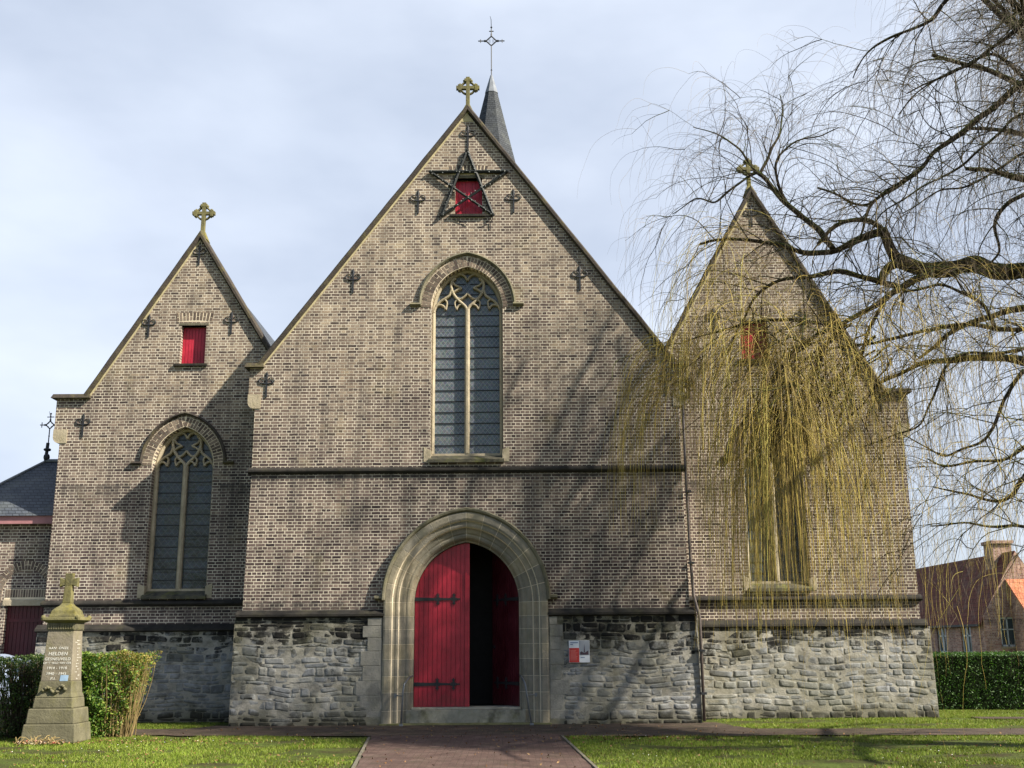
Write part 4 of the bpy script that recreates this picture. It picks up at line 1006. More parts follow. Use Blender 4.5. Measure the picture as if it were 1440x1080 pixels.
mb.build('cross', M_CROSS, mem, bevel=.012)
M_LET = simple('white_letter_paint', (.62, .60, .54), .7, .2, var=.15, nscale=60)
tilt = math.atan((.24 - .21) / .92)
def text(body, x, z, size, parent, shear=.12, name='inscription'):
    c_ = bpy.data.curves.new(name, 'FONT'); c_.body = body; c_.size = size; c_.align_x = 'CENTER'; c_.extrude = .0015; c_.shear = shear; c_.space_character = 1.12; c_.offset = size * .012
    t_ = bpy.data.objects.new('tmp', c_); COL.objects.link(t_); dg = bpy.context.evaluated_depsgraph_get(); me = bpy.data.meshes.new_from_object(t_.evaluated_get(dg)); bpy.data.objects.remove(t_)
    yf = MY - (.24 - (z - 1.08) * (.03 / .92)) - .003
    me.transform(Matrix.Translation((x, yf, z)) @ Matrix.Rotation(pi / 2 - tilt, 4, 'X')); me.materials.clear(); me.materials.append(M_LET); me.name = name
    o = bpy.data.objects.new(name, me); COL.objects.link(o); o.parent = parent; o.matrix_parent_inverse = INV(parent); return o
for body, z, sz in (('AAN  ONZE', 1.655, .062), ('HELDEN', 1.545, .088), ('GESNEUVELD', 1.455, .073), ("OP 'T VELD VAN EER", 1.392, .050), ('1914 - 1918', 1.295, .068), ('1940 - 1945', 1.195, .068)): text(body, MX - .01, z, sz, shaft)
text('P.I.', MX - .06, 1.105, .070, shaft)
mb = MB(); zz = 1.86
for i in range(15):
    yo = random.uniform(-.12, .02); zz -= random.choice((.035, .05, .06)); xf = MX + .285 - (zz - 1.08) * (.04 / .92) + .001
    for k in range(random.randint(3, 6)):
        y_ = MY + yo + k * .028
        if y_ < MY + .17 and random.random() < .6: mb.box(xf - .004, xf + .002, y_, y_ + .010, zz - random.uniform(.004, .010), zz + random.uniform(.008, .014)); mb.box(xf - .004, xf + .002, y_ + .012, y_ + .021, zz - .002, zz + .003)
mb.build('worn_name_list', M_LET, shaft)
yf = MY - .243
MB().add([(MX + .07, yf - .004, 1.085), (MX + .215, yf - .004, 1.085), (MX + .225, yf + .0, 1.19), (MX + .08, yf + .0, 1.19), (MX + .07, yf + .01, 1.085), (MX + .215, yf + .01, 1.085), (MX + .225, yf + .01, 1.19), (MX + .08, yf + .01, 1.19)], [(0, 1, 2, 3), (7, 6, 5, 4), (0, 4, 5, 1), (1, 5, 6, 2), (2, 6, 7, 3), (3, 7, 4, 0)]).build('blue_plaque', simple('pale_blue_plate', (.30, .42, .56), .3, .5, var=.15, nscale=12), mem)

# faded flowers at the foot
fl = thing('dried_bouquet', (MX - .25, MY - .6, 0), 'faded withered bouquet and dead leaves lying at the foot of the memorial', 'bouquet')
mb = MB()
for i in range(26):
    x = MX - .42 + random.uniform(0, .75); y = MY - .50 - random.uniform(0, .28); an = random.uniform(0, pi); l_ = random.uniform(.08, .2)
    mb.tube([(x, y, .03), (x + l_ * .5 * cos(an), y + l_ * .5 * sin(an), .06 + random.uniform(0, .08)), (x + l_ * cos(an), y + l_ * sin(an), .05 + random.uniform(0, .1))], .006, 4)
mb.build('stalks', simple('straw', (.30, .22, .09), .9), fl)
def leafset(centers, size, rnd=None, up=0.0, asp=.5):
    """numpy: one folded leaf (2 tris pairs) per centre"""
    rnd = rnd or rng; n = len(centers); d = rnd.normal(size=(n, 3)); d[:, 2] += up; d /= np.linalg.norm(d, axis=1)[:, None]
    e = rnd.normal(size=(n, 3)); e -= (e * d).sum(1)[:, None] * d; e /= np.linalg.norm(e, axis=1)[:, None]; nn = np.cross(d, e)
    s_ = (size * rnd.uniform(.6, 1.3, n))[:, None]; C = np.asarray(centers)
    a_ = C - d * s_ * .5; b_ = C + d * s_ * .5; l_ = C + e * s_ * asp * .5 + nn * s_ * .10; r_ = C - e * s_ * asp * .5 + nn * s_ * .10
    V = np.stack([a_, l_, b_, r_], 1).reshape(-1, 3); i0 = np.arange(n)[:, None] * 4
    return V, np.concatenate([i0 + [0, 1, 2], i0 + [0, 2, 3]], 1).reshape(-1, 3)
pts = np.stack([MX - .42 + rng.uniform(0, .8, 240), MY - .50 - rng.uniform(0, .3, 240) ** 1, .02 + rng.uniform(0, .11, 240) ** 1.3], 1)
V, F = leafset(pts, .06)
q = Mat('faded_petals', .8, .2); q.color(q.ramp(q.island(), [(0, (.12, .07, .03)), (.3, (.30, .17, .07)), (.5, (.08, .11, .03)), (.68, (.42, .34, .22)), (.8, (.30, .045, .035)), (.86, (.50, .46, .36)), (1, (.20, .12, .06))]))
np_mesh('petals', V, F, q.m, fl)

# ============================================================ HEDGES
def leafmat(name, stops, trans=.3):
    q = Mat(name, .5, .35); c = q.ramp(q.island(), stops); c = q.mix(1, c, q.ramp(q.noise(1.9, 3), [(.3, .75), (.7, 1.25)]), 'MULTIPLY'); q.color(c)
    tr = q.n('ShaderNodeBsdfTranslucent'); q.put(tr.inputs['Color'], q.mix(1, c, (1.3, 1.5, .7), 'MULTIPLY')); ms = q.n('ShaderNodeMixShader'); ms.inputs[0].default_value = trans
    q.t.links.new(q.b.outputs[0], ms.inputs[1]); q.t.links.new(tr.outputs[0], ms.inputs[2]); q.t.links.new(ms.outputs[0], q.t.nodes['Material Output'].inputs['Surface']); return q.m
M_LEAFG = leafmat('bush_leaf', [(0, (.030, .070, .012)), (.35, (.075, .16, .020)), (.7, (.15, .25, .035)), (1, (.27, .31, .06))])
M_LEAFD = leafmat('dark_hedge_leaf', [(0, (.022, .045, .010)), (.5, (.045, .085, .016)), (.85, (.08, .12, .025)), (1, (.15, .15, .05))])
M_LEAFH = leafmat('clipped_hedge_leaf', [(0, (.016, .048, .010)), (.5, (.036, .092, .016)), (1, (.09, .18, .03))], .25)
M_LEAFY = leafmat('yellow_leaf', [(0, (.10, .13, .02)), (.4, (.24, .20, .04)), (.8, (.32, .26, .07)), (1, (.16, .09, .04))])
M_TWIG = simple('hedge_stem', (.22, .16, .07), .9, .2, var=.3)
M_TWIGD = simple('dark_stem', (.045, .036, .022), .9, .2, var=.3)
def box_points(n, x0, x1, y0, y1, z0, z1, shell=.18, lump=.06, taper=0):
    P = rng.uniform(0, 1, (n * 3, 3)); d = np.minimum.reduce([P[:, 0] * (x1 - x0), (1 - P[:, 0]) * (x1 - x0), P[:, 1] * (y1 - y0), (1 - P[:, 1]) * (y1 - y0), (1 - P[:, 2]) * (z1 - z0)])
    keep = rng.uniform(0, 1, n * 3) < np.exp(-d / shell); P = P[keep][:n]
    X = x0 + P[:, 0] * (x1 - x0); Y = y0 + P[:, 1] * (y1 - y0); Z = z0 + P[:, 2] * (z1 - z0)
    if taper: t = 1 - P[:, 2]; X = x0 + P[:, 0] * (x1 - x0 - taper * t)
    l_ = lump * (np.sin(X * 7.1 + Y * 3) + np.sin(X * 13 + Z * 9) * .6 + np.sin(Z * 11 + Y * 8) * .5)
    return np.stack([X + l_ * .5, Y + l_, Z + l_ * .6 + rng.normal(0, .012, len(X))], 1)
def stems(mb, n, x0, x1, y0, y1, z1, taper=0, rad=.008):
    for i in range(n):
        x = random.uniform(x0, x1); y = random.uniform(y0, y1); tx = x + random.uniform(-.25, .25); ty = y + random.uniform(-.2, .2); p = [(x * .75 + (x0 + x1 - taper) / 2 * .25, y * .8 + (y0 + y1) / 2 * .2, 0)]
        for k in range(1, 5):
            t = k / 4; p.append((p[0][0] + (tx - p[0][0]) * t + random.uniform(-.03, .03), p[0][1] + (ty - p[0][1]) * t + random.uniform(-.03, .03), z1 * t * random.uniform(.9, 1.0)))
        mb.tube(p, [rad * (1.3 - .2 * k) for k in range(5)], 4, cap=False)
BY = -2.5
h1 = thing('hedge', (-6.7, BY, 0), 'clipped light green hedge thinning to yellow twigs, right of the memorial', 'hedge')
P = box_points(20000, -7.6, -6.12, BY - .35, BY + .65, .03, 1.57, .16, .05, .42)
fr = (P[:, 0] + 7.6) / 1.48; thin = (fr > .55) & (P[:, 2] < .60 + .5 * rng.uniform(-1, 1, len(P)))
yel = (rng.uniform(0, 1, len(P)) < np.clip((fr - .45) * 1.6 + (P[:, 2] > 1.42) * .5, 0, .85)); drop = thin & (rng.uniform(0, 1, len(P)) < .55)
V, F = leafset(P[~yel & ~drop], .066); np_mesh('foliage', V, F, M_LEAFG, h1)
V, F = leafset(P[yel & ~drop], .045); np_mesh('yellow_foliage', V, F, M_LEAFY, h1)
mb = MB(); stems(mb, 90, -7.5, -6.2, BY - .2, BY + .5, 1.40, .4); stems(mb, 60, -6.9, -6.18, BY - .33, BY + .3, 1.42, .5, .006); mb.build('stems', M_TWIG, h1)
h2 = thing('hedge', (-9.6, BY, 0), 'dark clipped hedge with a thin gap, left of the memorial', 'hedge')
P = box_points(42000, -12.6, -7.62, BY - .45, BY + .45, .02, 1.52, .2, .05)
hole = (np.abs(P[:, 0] + 8.90) < .09 + .05 * np.sin(P[:, 2] * 20)) & (np.abs(P[:, 2] - 1.03) < .26); P = P[~hole | (rng.uniform(0, 1, len(P)) < .10)]
V, F = leafset(P, .052); np_mesh('foliage', V, F, M_LEAFD, h2)
mb = MB(); stems(mb, 420, -12.5, -8.95, BY - .3, BY + .3, 1.45, 0, .010); stems(mb, 260, -8.85, -7.7, BY - .3, BY + .3, 1.45, 0, .010); mb.build('stems', M_TWIGD, h2)
# clipped hedge on the right
h3 = thing('hedge', (17, 3.0, 0), 'tall dense dark green hedge clipped square, right of the church', 'hedge')
HR = Matrix.Translation((11.0, 3.9, 0)) @ Matrix.Rotation(-.10, 4, 'Z')
P = box_points(90000, 0, 15, 0, 1.1, .0, 1.40, .07, .016)
Pw = np.array([tuple(HR @ Vector(p)) for p in P]); V, F = leafset(Pw, .055); np_mesh('foliage', V, F, M_LEAFH, h3)
MB().box(.08, 14.9, .09, 1.0, .0, 1.31, HR).build('dark_shade_core', simple('hedge_core', (.012, .018, .008), 1, 0), h3)  # added solid box; its dark colour stands for shade behind the leaves

# ============================================================ CAR glimpsed behind the left hedge
car = thing('parked_car', (-10.8, .2, 0), 'pale parked car mostly hidden behind the dark hedge at the left edge', 'car')
M_CARP = plain('car_paint', (.34, .40, .52), .25, .6); M_CARG = plain('car_glass', (.04, .06, .09), .08, .8); M_TYRE = plain('tyre_rubber', (.02, .02, .02), .8)
cx0 = -13.3
prof = [(0, .35), (0, .75), (.10, .98), (.55, 1.05), (1.05, 1.42), (1.5, 1.55), (2.9, 1.55), (3.35, 1.42), (3.85, 1.02), (4.25, .92), (4.32, .7), (4.32, .35)]
secs = [(-.85, .93), (-.80, .99), (-.55, 1.0), (.55, 1.0), (.80, .99), (.85, .93)]
vs = []; fs = []; K = len(prof)
for yy_, sc in secs:
    for x, z in prof:
        wz = max(0, (z - .95)) * .32; vs.append((cx0 + 2.16 + (x - 2.16) * (sc if z < 1 else sc * .99), .2 + yy_ * (1 - wz), .30 + (z - .30) * (sc if z > .5 else 1)))
for i in range(len(secs) - 1):
    for k in range(K): fs.append((i * K + k, i * K + (k + 1) % K, (i + 1) * K + (k + 1) % K, (i + 1) * K + k))
fs.append(tuple(range(K))[::-1]); fs.append(tuple((len(secs) - 1) * K + k for k in range(K)))
MB().add(vs, fs).build('body', M_CARP, car, smooth=False, bevel=.03)
for sy in (-1, 1):
    y_ = .2 + sy * .775; MB().wall([[(cx0 + .78, 1.06), (cx0 + 3.55, 1.06), (cx0 + 3.25, 1.38), (cx0 + 2.9, 1.46), (cx0 + 1.5, 1.46), (cx0 + 1.12, 1.36)]], y_ - .012, y_ + .012).build('side_window', M_CARG, car)
    for wx in (.85, 3.45):
        mb = MB(); n = 20
        ring = [(cx0 + wx + .31 * cos(2 * pi * k / n), .32 + .31 * sin(2 * pi * k / n)) for k in range(n)]
        w_ = mb.wall([ring], .2 + sy * .86 - .1, .2 + sy * .86 + .02).build('wheel', M_TYRE, car)
        MB().wall([[(cx0 + wx + .19 * cos(2 * pi * k / n), .32 + .19 * sin(2 * pi * k / n)) for k in range(n)]], .2 + sy * .87 - .02, .2 + sy * .87 + .03).build('rim', M_LEAD, w_)
    MB().box(cx0 + 4.18, cx0 + 4.30, .2 + sy * .6 - .15, .2 + sy * .6 + .15, .68, .82).build('headlight', M_LEAD, car, bevel=.02)
MB().add([(cx0 + 3.40, -.42, 1.42), (cx0 + 3.40, .82, 1.42), (cx0 + 3.86, .92, 1.06), (cx0 + 3.86, -.52, 1.06)], [(0, 1, 2, 3)]).build('windscreen', M_CARG, car)

# ============================================================ HOUSE on the right
house = thing('brick_house', (24.2, 26, 0), 'red brick cottage with steep brown tiled roof beyond the right hedge', 'house')
HX0, HX1, HY0, HY1, HE, HRZ = 22.4, 26.0, 26.0, 46.0, 2.72, 5.72; HXM = 24.2
mb = MB(); mb.wall([[(HX0, 0), (HX1, 0), (HX1, HE), (HXM, HRZ - .05), (HX0, HE)], rect(23.14, 23.86, 1.42, 2.72)], HY0, HY0 + .3)
mb.build('gable_wall', M_BRICKR, house)
# long wall with window openings, built in its own plane then turned
wins = [(1.5, 2.7), (4.5, 5.7), (7.3, 8.5), (10.2, 11.4), (13.5, 14.7)]
T = Matrix(((0, 1, 0, HX0), (1, 0, 0, HY0), (0, 0, 1, 0), (0, 0, 0, 1)))
lw = MB(); lw.wall([rect(.3, 20, 0, HE)] + [rect(a_, b_, 1.10, 2.42) for a_, b_ in wins], 0, .3); lw.build('long_wall', M_BRICKR, house, mtx=T)
MB().box(HX1 - .3, HX1, HY0 + .3, HY1, 0, HE).build('back_wall', M_BRICKR, house)
M_WFR = plain('grey_window_frame', (.50, .58, .60), .5); M_WGL = plain('house_glass', (.05, .075, .09), .12, .6)
for a_, b_ in wins:
    w = MB(); 
    for (x0_, x1_, z0_, z1_) in ((a_, a_ + .09, 1.1, 2.42), (b_ - .09, b_, 1.1, 2.42), (a_, b_, 1.1, 1.19), (a_, b_, 2.33, 2.42), ((a_ + b_) / 2 - .06, (a_ + b_) / 2 + .06, 1.1, 2.42), (a_, b_, 1.88, 1.95)): w.box(x0_, x1_, .08, .15, z0_, z1_)
    wo_ = w.build('window', M_WFR, house, mtx=T)
    MB().box(a_ + .02, b_ - .02, .12, .14, 1.12, 2.40).build('pane', M_WGL, wo_, mtx=T); MB().box(a_ - .05, b_ + .05, -.06, .12, 1.02, 1.10).build('sill', M_STONE, wo_, mtx=T)
w = MB()
for (x0_, x1_, z0_, z1_) in ((23.14, 23.22, 1.42, 2.72), (23.78, 23.86, 1.42, 2.72), (23.14, 23.86, 1.42, 1.50), (23.14, 23.86, 2.64, 2.72), (23.47, 23.53, 1.42, 2.72), (23.14, 23.86, 2.15, 2.2)): w.box(x0_, x1_, HY0 + .08, HY0 + .14, z0_, z1_)
wo_ = w.build('window', M_WFR, house); MB().box(23.16, 23.84, HY0 + .11, HY0 + .13, 1.44, 2.70).build('pane', M_WGL, wo_); MB().box(23.08, 23.92, HY0 - .06, HY0 + .1, 1.33, 1.42).build('sill', M_STONE, wo_)
mb = MB(); e = .12
for sg, xe in ((-1, HX0 - .18), (1, HX1 + .18)):
    ze = HE - .18 * (HRZ - HE) / (HXM - HX0)
    mb.add([(xe, HY0 + .02, ze), (HXM, HY0 + .02, HRZ), (HXM, HY1, HRZ), (xe, HY1, ze), (xe, HY0 + .02, ze - e), (HXM, HY0 + .02, HRZ - e), (HXM, HY1, HRZ - e), (xe, HY1, ze - e)], [(0, 1, 2, 3), (7, 6, 5, 4), (0, 4, 5, 1), (3, 2, 6, 7), (0, 3, 7, 4)])
hr_ = mb.build('roof', M_TILE, house)
mb = MB(); mb.box(23.75, 24.65, 27.3, 28.3, 4.9, 6.15); mb.box(23.68, 24.72, 27.2, 28.4, 6.15, 6.30); mb.build('chimney', M_BRICKR, hr_, bevel=.01)
mb = MB(); mb.box(HX0 - .25, HX0 - .14, HY0 + .05, HY1, HE - .40, HE - .30); mb.build('gutter', M_IRON, house)
MB().add([(23.6, HY0 - .02, 4.42), (28.6, HY0 - .02, 4.42), (28.6, 24.3, 2.95), (23.6, 24.3, 2.95), (23.6, HY0 - .02, 4.32), (28.6, HY0 - .02, 4.32), (28.6, 24.3, 2.85), (23.6, 24.3, 2.85)], [(0, 3, 2, 1), (4, 5, 6, 7), (0, 4, 7, 3), (3, 7, 6, 2), (2, 6, 5, 1)]).build('porch_roof', M_ORANGE, house)
MB().add([(23.75, 24.6, 0), (28.4, 24.6, 0), (28.4, 24.6, 3.0), (23.75, 24.6, 3.0), (23.75, HY0, 0), (23.75, HY0, 4.2), (28.4, HY0, 0), (28.4, HY0, 4.2)], [(0, 1, 2, 3), (0, 3, 5, 4), (1, 6, 7, 2)]).build('porch_wall', M_BRICKR, house)

# ============================================================ WILLOW
LIMBS = [
  ([(12.6,-7.0,6.89),(11.03,-6.5,8.09),(10.04,-6.45,7.98),(9.57,-6.4,8.03),(9.23,-6.35,8.16),(8.74,-6.3,8.07),(8.26,-6.25,8.17),(7.95,-6.2,8.27)], 0.17, 0.13),
  ([(7.95,-6.2,8.27),(7.83,-6.2,8.57),(7.71,-6.2,8.87)], 0.1, 0.085),
  ([(7.7,-6.2,8.84),(7.31,-6.0,8.76),(6.91,-5.8,8.64),(6.44,-5.6,8.67),(5.92,-5.4,8.94),(5.1,-5.2,9.11),(4.66,-5.0,9.06)], 0.075, 0.02),
  ([(6.84,-6.1,8.56),(6.66,-5.88,9.03),(6.23,-5.65,9.57),(5.86,-5.42,10.19),(5.75,-5.2,10.5)], 0.06, 0.035),
  ([(5.82,-5.2,10.41),(6.1,-5.13,10.94),(6.36,-5.07,11.45),(6.37,-5.0,12.17)], 0.035, 0.01),
  ([(5.77,-5.2,10.44),(5.52,-5.0,11.04),(5.16,-4.8,11.44),(4.71,-4.6,11.7)], 0.026, 0.008),
  ([(5.74,-5.2,10.44),(5.35,-4.95,10.29),(5.04,-4.7,10.06),(4.67,-4.45,10.21),(4.27,-4.2,10.04)], 0.03, 0.008),
  ([(7.71,-6.2,8.89),(7.37,-6.3,9.05),(6.89,-6.4,8.92),(6.45,-6.5,8.48)], 0.05, 0.03),
  ([(7.94,-6.2,8.25),(7.68,-6.25,8.07),(7.56,-6.3,7.87)], 0.085, 0.06),
  ([(6.24,-5.6,9.59),(6.06,-5.64,9.98),(6.01,-5.68,10.42),(6.29,-5.72,10.76),(6.83,-5.76,10.95),(7.23,-5.8,11.08)], 0.03, 0.008),
  ([(8.95,-6.4,8.06),(8.25,-6.56,7.88),(7.69,-6.72,7.57),(7.16,-6.88,7.21),(6.66,-7.04,6.88),(6.12,-7.2,6.65)], 0.065, 0.03),
  ([(7.93,-6.2,7.78),(7.7,-5.97,7.95),(7.16,-5.74,8.25),(6.57,-5.51,8.25),(6.03,-5.29,8.22),(5.6,-5.06,7.94),(5.28,-4.83,7.34),(4.98,-4.6,6.71)], 0.06, 0.014),
  ([(6.67,-7.0,6.89),(6.28,-6.72,6.98),(5.87,-6.44,7.13),(5.19,-6.16,7.15),(4.61,-5.88,7.04),(4.14,-5.6,6.99)], 0.04, 0.01),
  ([(6.67,-7.0,6.89),(6.31,-6.9,6.49),(6.13,-6.8,6.02),(5.93,-6.7,5.43),(5.78,-6.6,4.61)], 0.04, 0.012),
  ([(7.58,-6.6,7.52),(7.25,-6.52,6.97),(7.05,-6.44,6.48),(6.78,-6.36,5.75),(6.5,-6.28,5.02),(6.31,-6.2,3.82)], 0.035, 0.01),
  ([(6.12,-7.2,6.65),(5.64,-7.15,6.3),(5.4,-7.1,5.95),(5.15,-7.05,5.61),(4.78,-7.0,5.14)], 0.035, 0.01),
  ([(12.6,-7.0,5.49),(10.29,-7.6,6.69),(9.4,-7.51,6.63),(8.97,-7.43,6.65),(8.44,-7.34,6.78),(7.99,-7.26,6.7),(7.43,-7.17,6.6),(6.91,-7.09,6.51),(6.34,-7.0,6.44)], 0.05, 0.02),
  ([(8.89,-7.6,6.61),(8.81,-7.5,7.03),(8.47,-7.4,7.31),(8.17,-7.3,7.45),(7.6,-7.2,7.36)], 0.035, 0.02),
  ([(12.6,-7.0,5.25),(10.16,-7.8,6.45),(9.26,-7.72,6.27),(8.88,-7.65,6.18),(8.4,-7.58,6.21),(8.13,-7.5,6.07),(7.82,-7.42,5.5),(7.57,-7.35,5.07),(7.18,-7.28,4.93),(6.68,-7.2,4.74)], 0.036, 0.01),
  ([(9.18,-7.8,5.87),(8.86,-7.64,5.45),(8.64,-7.48,4.9),(8.29,-7.32,4.68),(8.0,-7.16,4.62),(7.46,-7.0,4.98)], 0.035, 0.01),
  ([(12.6,-7.0,8.0),(11.55,-7.0,12.11),(10.25,-6.88,11.41),(9.75,-6.75,11.02),(9.11,-6.62,10.53),(8.65,-6.5,10.24),(8.38,-6.38,9.91),(7.88,-6.25,9.61),(7.42,-6.12,9.42),(6.68,-6.0,9.79)], 0.075, 0.018),
  ([(10.19,-7.0,11.41),(9.78,-6.9,11.92),(9.3,-6.8,11.81),(8.87,-6.7,11.59),(8.43,-6.6,11.37),(8.07,-6.5,11.0)], 0.033, 0.01),
  ([(8.45,-6.2,9.99),(8.07,-6.28,9.68),(7.5,-6.35,9.27),(7.24,-6.42,8.7),(6.93,-6.5,8.25)], 0.04, 0.012),
  ([(12.6,-7.0,8.0),(10.88,-8.0,12.87),(9.9,-7.8,12.05),(9.59,-7.6,11.79),(9.22,-7.4,11.58),(8.72,-7.2,11.38),(8.08,-7.0,11.15)], 0.05, 0.012),
  ([(12.6,-7.0,8.0),(10.21,-7.5,13.5),(8.93,-7.35,12.83),(8.6,-7.2,12.5),(8.26,-7.05,12.36),(7.76,-6.9,12.19),(7.43,-6.75,11.97),(7.27,-6.6,11.63)], 0.05, 0.01),
  ([(12.6,-7.0,3.67),(9.75,-8.2,4.87),(8.85,-8.08,4.15),(8.71,-7.96,3.87),(8.48,-7.84,3.77),(8.1,-7.72,3.92),(7.61,-7.6,4.05)], 0.05, 0.01),
  ([(12.6,-7.0,3.82),(9.87,-8.0,5.02),(8.99,-7.88,4.58),(8.7,-7.76,4.44),(8.3,-7.64,4.42),(7.9,-7.52,4.37),(7.66,-7.4,4.51)], 0.04, 0.012),
  ([(12.6,-7.0,2.8),(9.37,-8.5,3.11),(8.62,-8.38,3.32),(8.25,-8.25,3.35),(7.83,-8.12,3.42),(7.37,-8.0,3.39)], 0.035, 0.01),
  ([(12.6,-7.0,8.0),(10.69,-7.5,9.41),(9.71,-7.44,9.03),(9.38,-7.38,8.82),(9.2,-7.32,8.47),(9.27,-7.26,8.11),(9.14,-7.2,7.85)], 0.055, 0.015),
  ([(12.6,-7.0,8.0),(10.6,-7.8,9.91),(9.67,-7.68,9.65),(9.22,-7.56,9.39),(8.77,-7.44,9.16),(8.33,-7.32,9.12),(7.73,-7.2,8.78)], 0.03, 0.01),
  ([(12.6,-7.0,8.0),(10.5,-8.5,10.07),(9.43,-8.32,10.04),(9.01,-8.13,9.76),(8.46,-7.95,9.32),(7.91,-7.77,9.03),(7.23,-7.58,8.63),(6.95,-7.4,8.07)], 0.03, 0.01),
]

willow = thing('weeping_willow', (12.6, -7.0, 0), 'bare weeping willow with mossy limbs and golden hanging twigs over the right gable', 'tree')
q = Mat('willow_bark', .9, .15); nn_ = q.sep(q.geo.outputs['Normal'])[2]
c = q.ramp(q.noise(5, 6, .7), [(.3, (.020, .016, .012)), (.55, (.050, .038, .025)), (.75, (.085, .068, .042))])
mossf = q.math('MULTIPLY', q.ramp(q.math('ADD', q.math('MULTIPLY', nn_, .35), q.noise(2.6, 5, .65)), [(.52, 0), (.80, 1)]), .85)
c = q.mix(mossf, c, (.080, .105, .018)); q.color(c); q.bump(q.noise(30, 5, .7), .02); M_BARK = q.m
def twigmat(name, stops):
    q = Mat(name, .6, .3); q.color(q.mix(1, q.ramp(q.island(), stops), q.ramp(q.noise(.7, 3), [(.35, .8), (.65, 1.2)]), 'MULTIPLY')); return q.m
M_TWB = twigmat('brown_twig', [(0, (.055, .042, .032)), (.5, (.14, .105, .070)), (.85, (.24, .185, .11)), (1, (.30, .24, .12))])
M_TWG = twigmat('golden_twig', [(0, (.17, .115, .035)), (.4, (.38, .27, .065)), (.8, (.54, .41, .10)), (1, (.42, .38, .09))])

def catmull(P, n=5):
    P = [Vector(p) for p in P]; out = []; N = len(P)
    for i in range(N - 1):
        p0, p1, p2, p3 = P[max(i - 1, 0)], P[i], P[i + 1], P[min(i + 2, N - 1)]
        for k in range(n):
            t = k / n; out.append(.5 * ((2 * p1) + (p2 - p0) * t + (2 * p0 - 5 * p1 + 4 * p2 - p3) * t * t + (3 * p1 - p0 - 3 * p2 + p3) * t ** 3))
    out.append(P[-1]); return out
class Tubes:
    """numpy batch of thin three-sided twigs"""
    def __init__(s): s.V = []; s.F = []; s.n = 0
    def add(s, pts, r0_, r1_, k=3):
        P = np.asarray(pts, dtype=np.float64); N = len(P); t = np.gradient(P, axis=0); t /= (np.linalg.norm(t, axis=1)[:, None] + 1e-9)
        a_ = np.cross(t, [.31, .87, .12]); a_ /= (np.linalg.norm(a_, axis=1)[:, None] + 1e-9); b_ = np.cross(t, a_); rr = np.linspace(r0_, r1_, N)[:, None]
        V = np.stack([P + (a_ * cos(2 * pi * j / k) + b_ * sin(2 * pi * j / k)) * rr for j in range(k)], 1).reshape(-1, 3)
        i_ = np.arange(N - 1)[:, None] * k; F = np.concatenate([np.stack([i_[:, 0] + j, i_[:, 0] + (j + 1) % k, i_[:, 0] + k + (j + 1) % k, i_[:, 0] + k + j], 1) for j in range(k)])
        s.V.append(V); s.F.append(F + s.n); s.n += len(V)
    def build(s, name, mat, parent): return np_mesh(name, np.concatenate(s.V), np.concatenate(s.F), mat, parent)
R = random.Random(11)
def grow(p, d, length, seg, droop, wob, up=0):
    """path that leaves along d and bends down under its own weight"""
    p = Vector(p); d = Vector(d).normalized(); out = [p.copy()]; n = max(3, int(length / seg)); g = Vector((0, 0, -1))
    for i in range(n):
        t = i / n; b = droop * (.25 + 1.5 * t) - up * (1 - t) * (1 - t)
        d = (d + g * b * seg * 2.2 + Vector((R.gauss(0, wob), R.gauss(0, wob), R.gauss(0, wob * .6)))).normalized(); p = p + d * seg; out.append(p.copy())
    return out
def randdir(t, amin=.5, amax=1.3):
    t = Vector(t).normalized(); o = t.orthogonal().normalized(); o = Matrix.Rotation(R.uniform(0, 2 * pi), 3, t) @ o; a_ = R.uniform(amin, amax); return (t * cos(a_) + o * sin(a_)).normalized()
mb = MB(); mb.tube([(12.75, -7.1, -.1), (12.7, -7.05, .3), (12.6, -7, 1.5), (12.6, -7.0, 3.0), (12.55, -7.0, 5.0), (12.6, -7.0, 7.0), (12.7, -7.0, 8.3)], [.62, .47, .42, .40, .36, .28, .16], 14); mb.build('trunk', M_BARK, willow, smooth=True)
carriers = []                                   # (point, tangent, radius, weight)
def limb(P, ra, rb, k=9, dens=1.0):
    if Vector(P[-1]).z > 9.5 and P[-1][0] > 6.5: dens *= 1.35
    C = catmull(P, 6); N = len(C); C = [c_ + Vector((mnoise.noise(c_ * 2.1), mnoise.noise(c_ * 2.1 + Vector((9, 0, 0))), mnoise.noise(c_ * 2.1 + Vector((0, 9, 0))))) * .05 * min(1, i / 4) for i, c_ in enumerate(C)]
    rad = [(ra + (rb - ra) * i / (N - 1)) * (1 + .22 * mnoise.noise(C[i] * 3.3)) for i in range(N)]
    MB().tube(C, rad, k).build('limb', M_BARK, willow, smooth=True)
    for i in range(1, N): carriers.append((C[i], (C[i] - C[i - 1]).normalized(), rad[i], dens * (C[i] - C[i - 1]).length))
for P, ra, rb in LIMBS: limb(P, ra, rb)
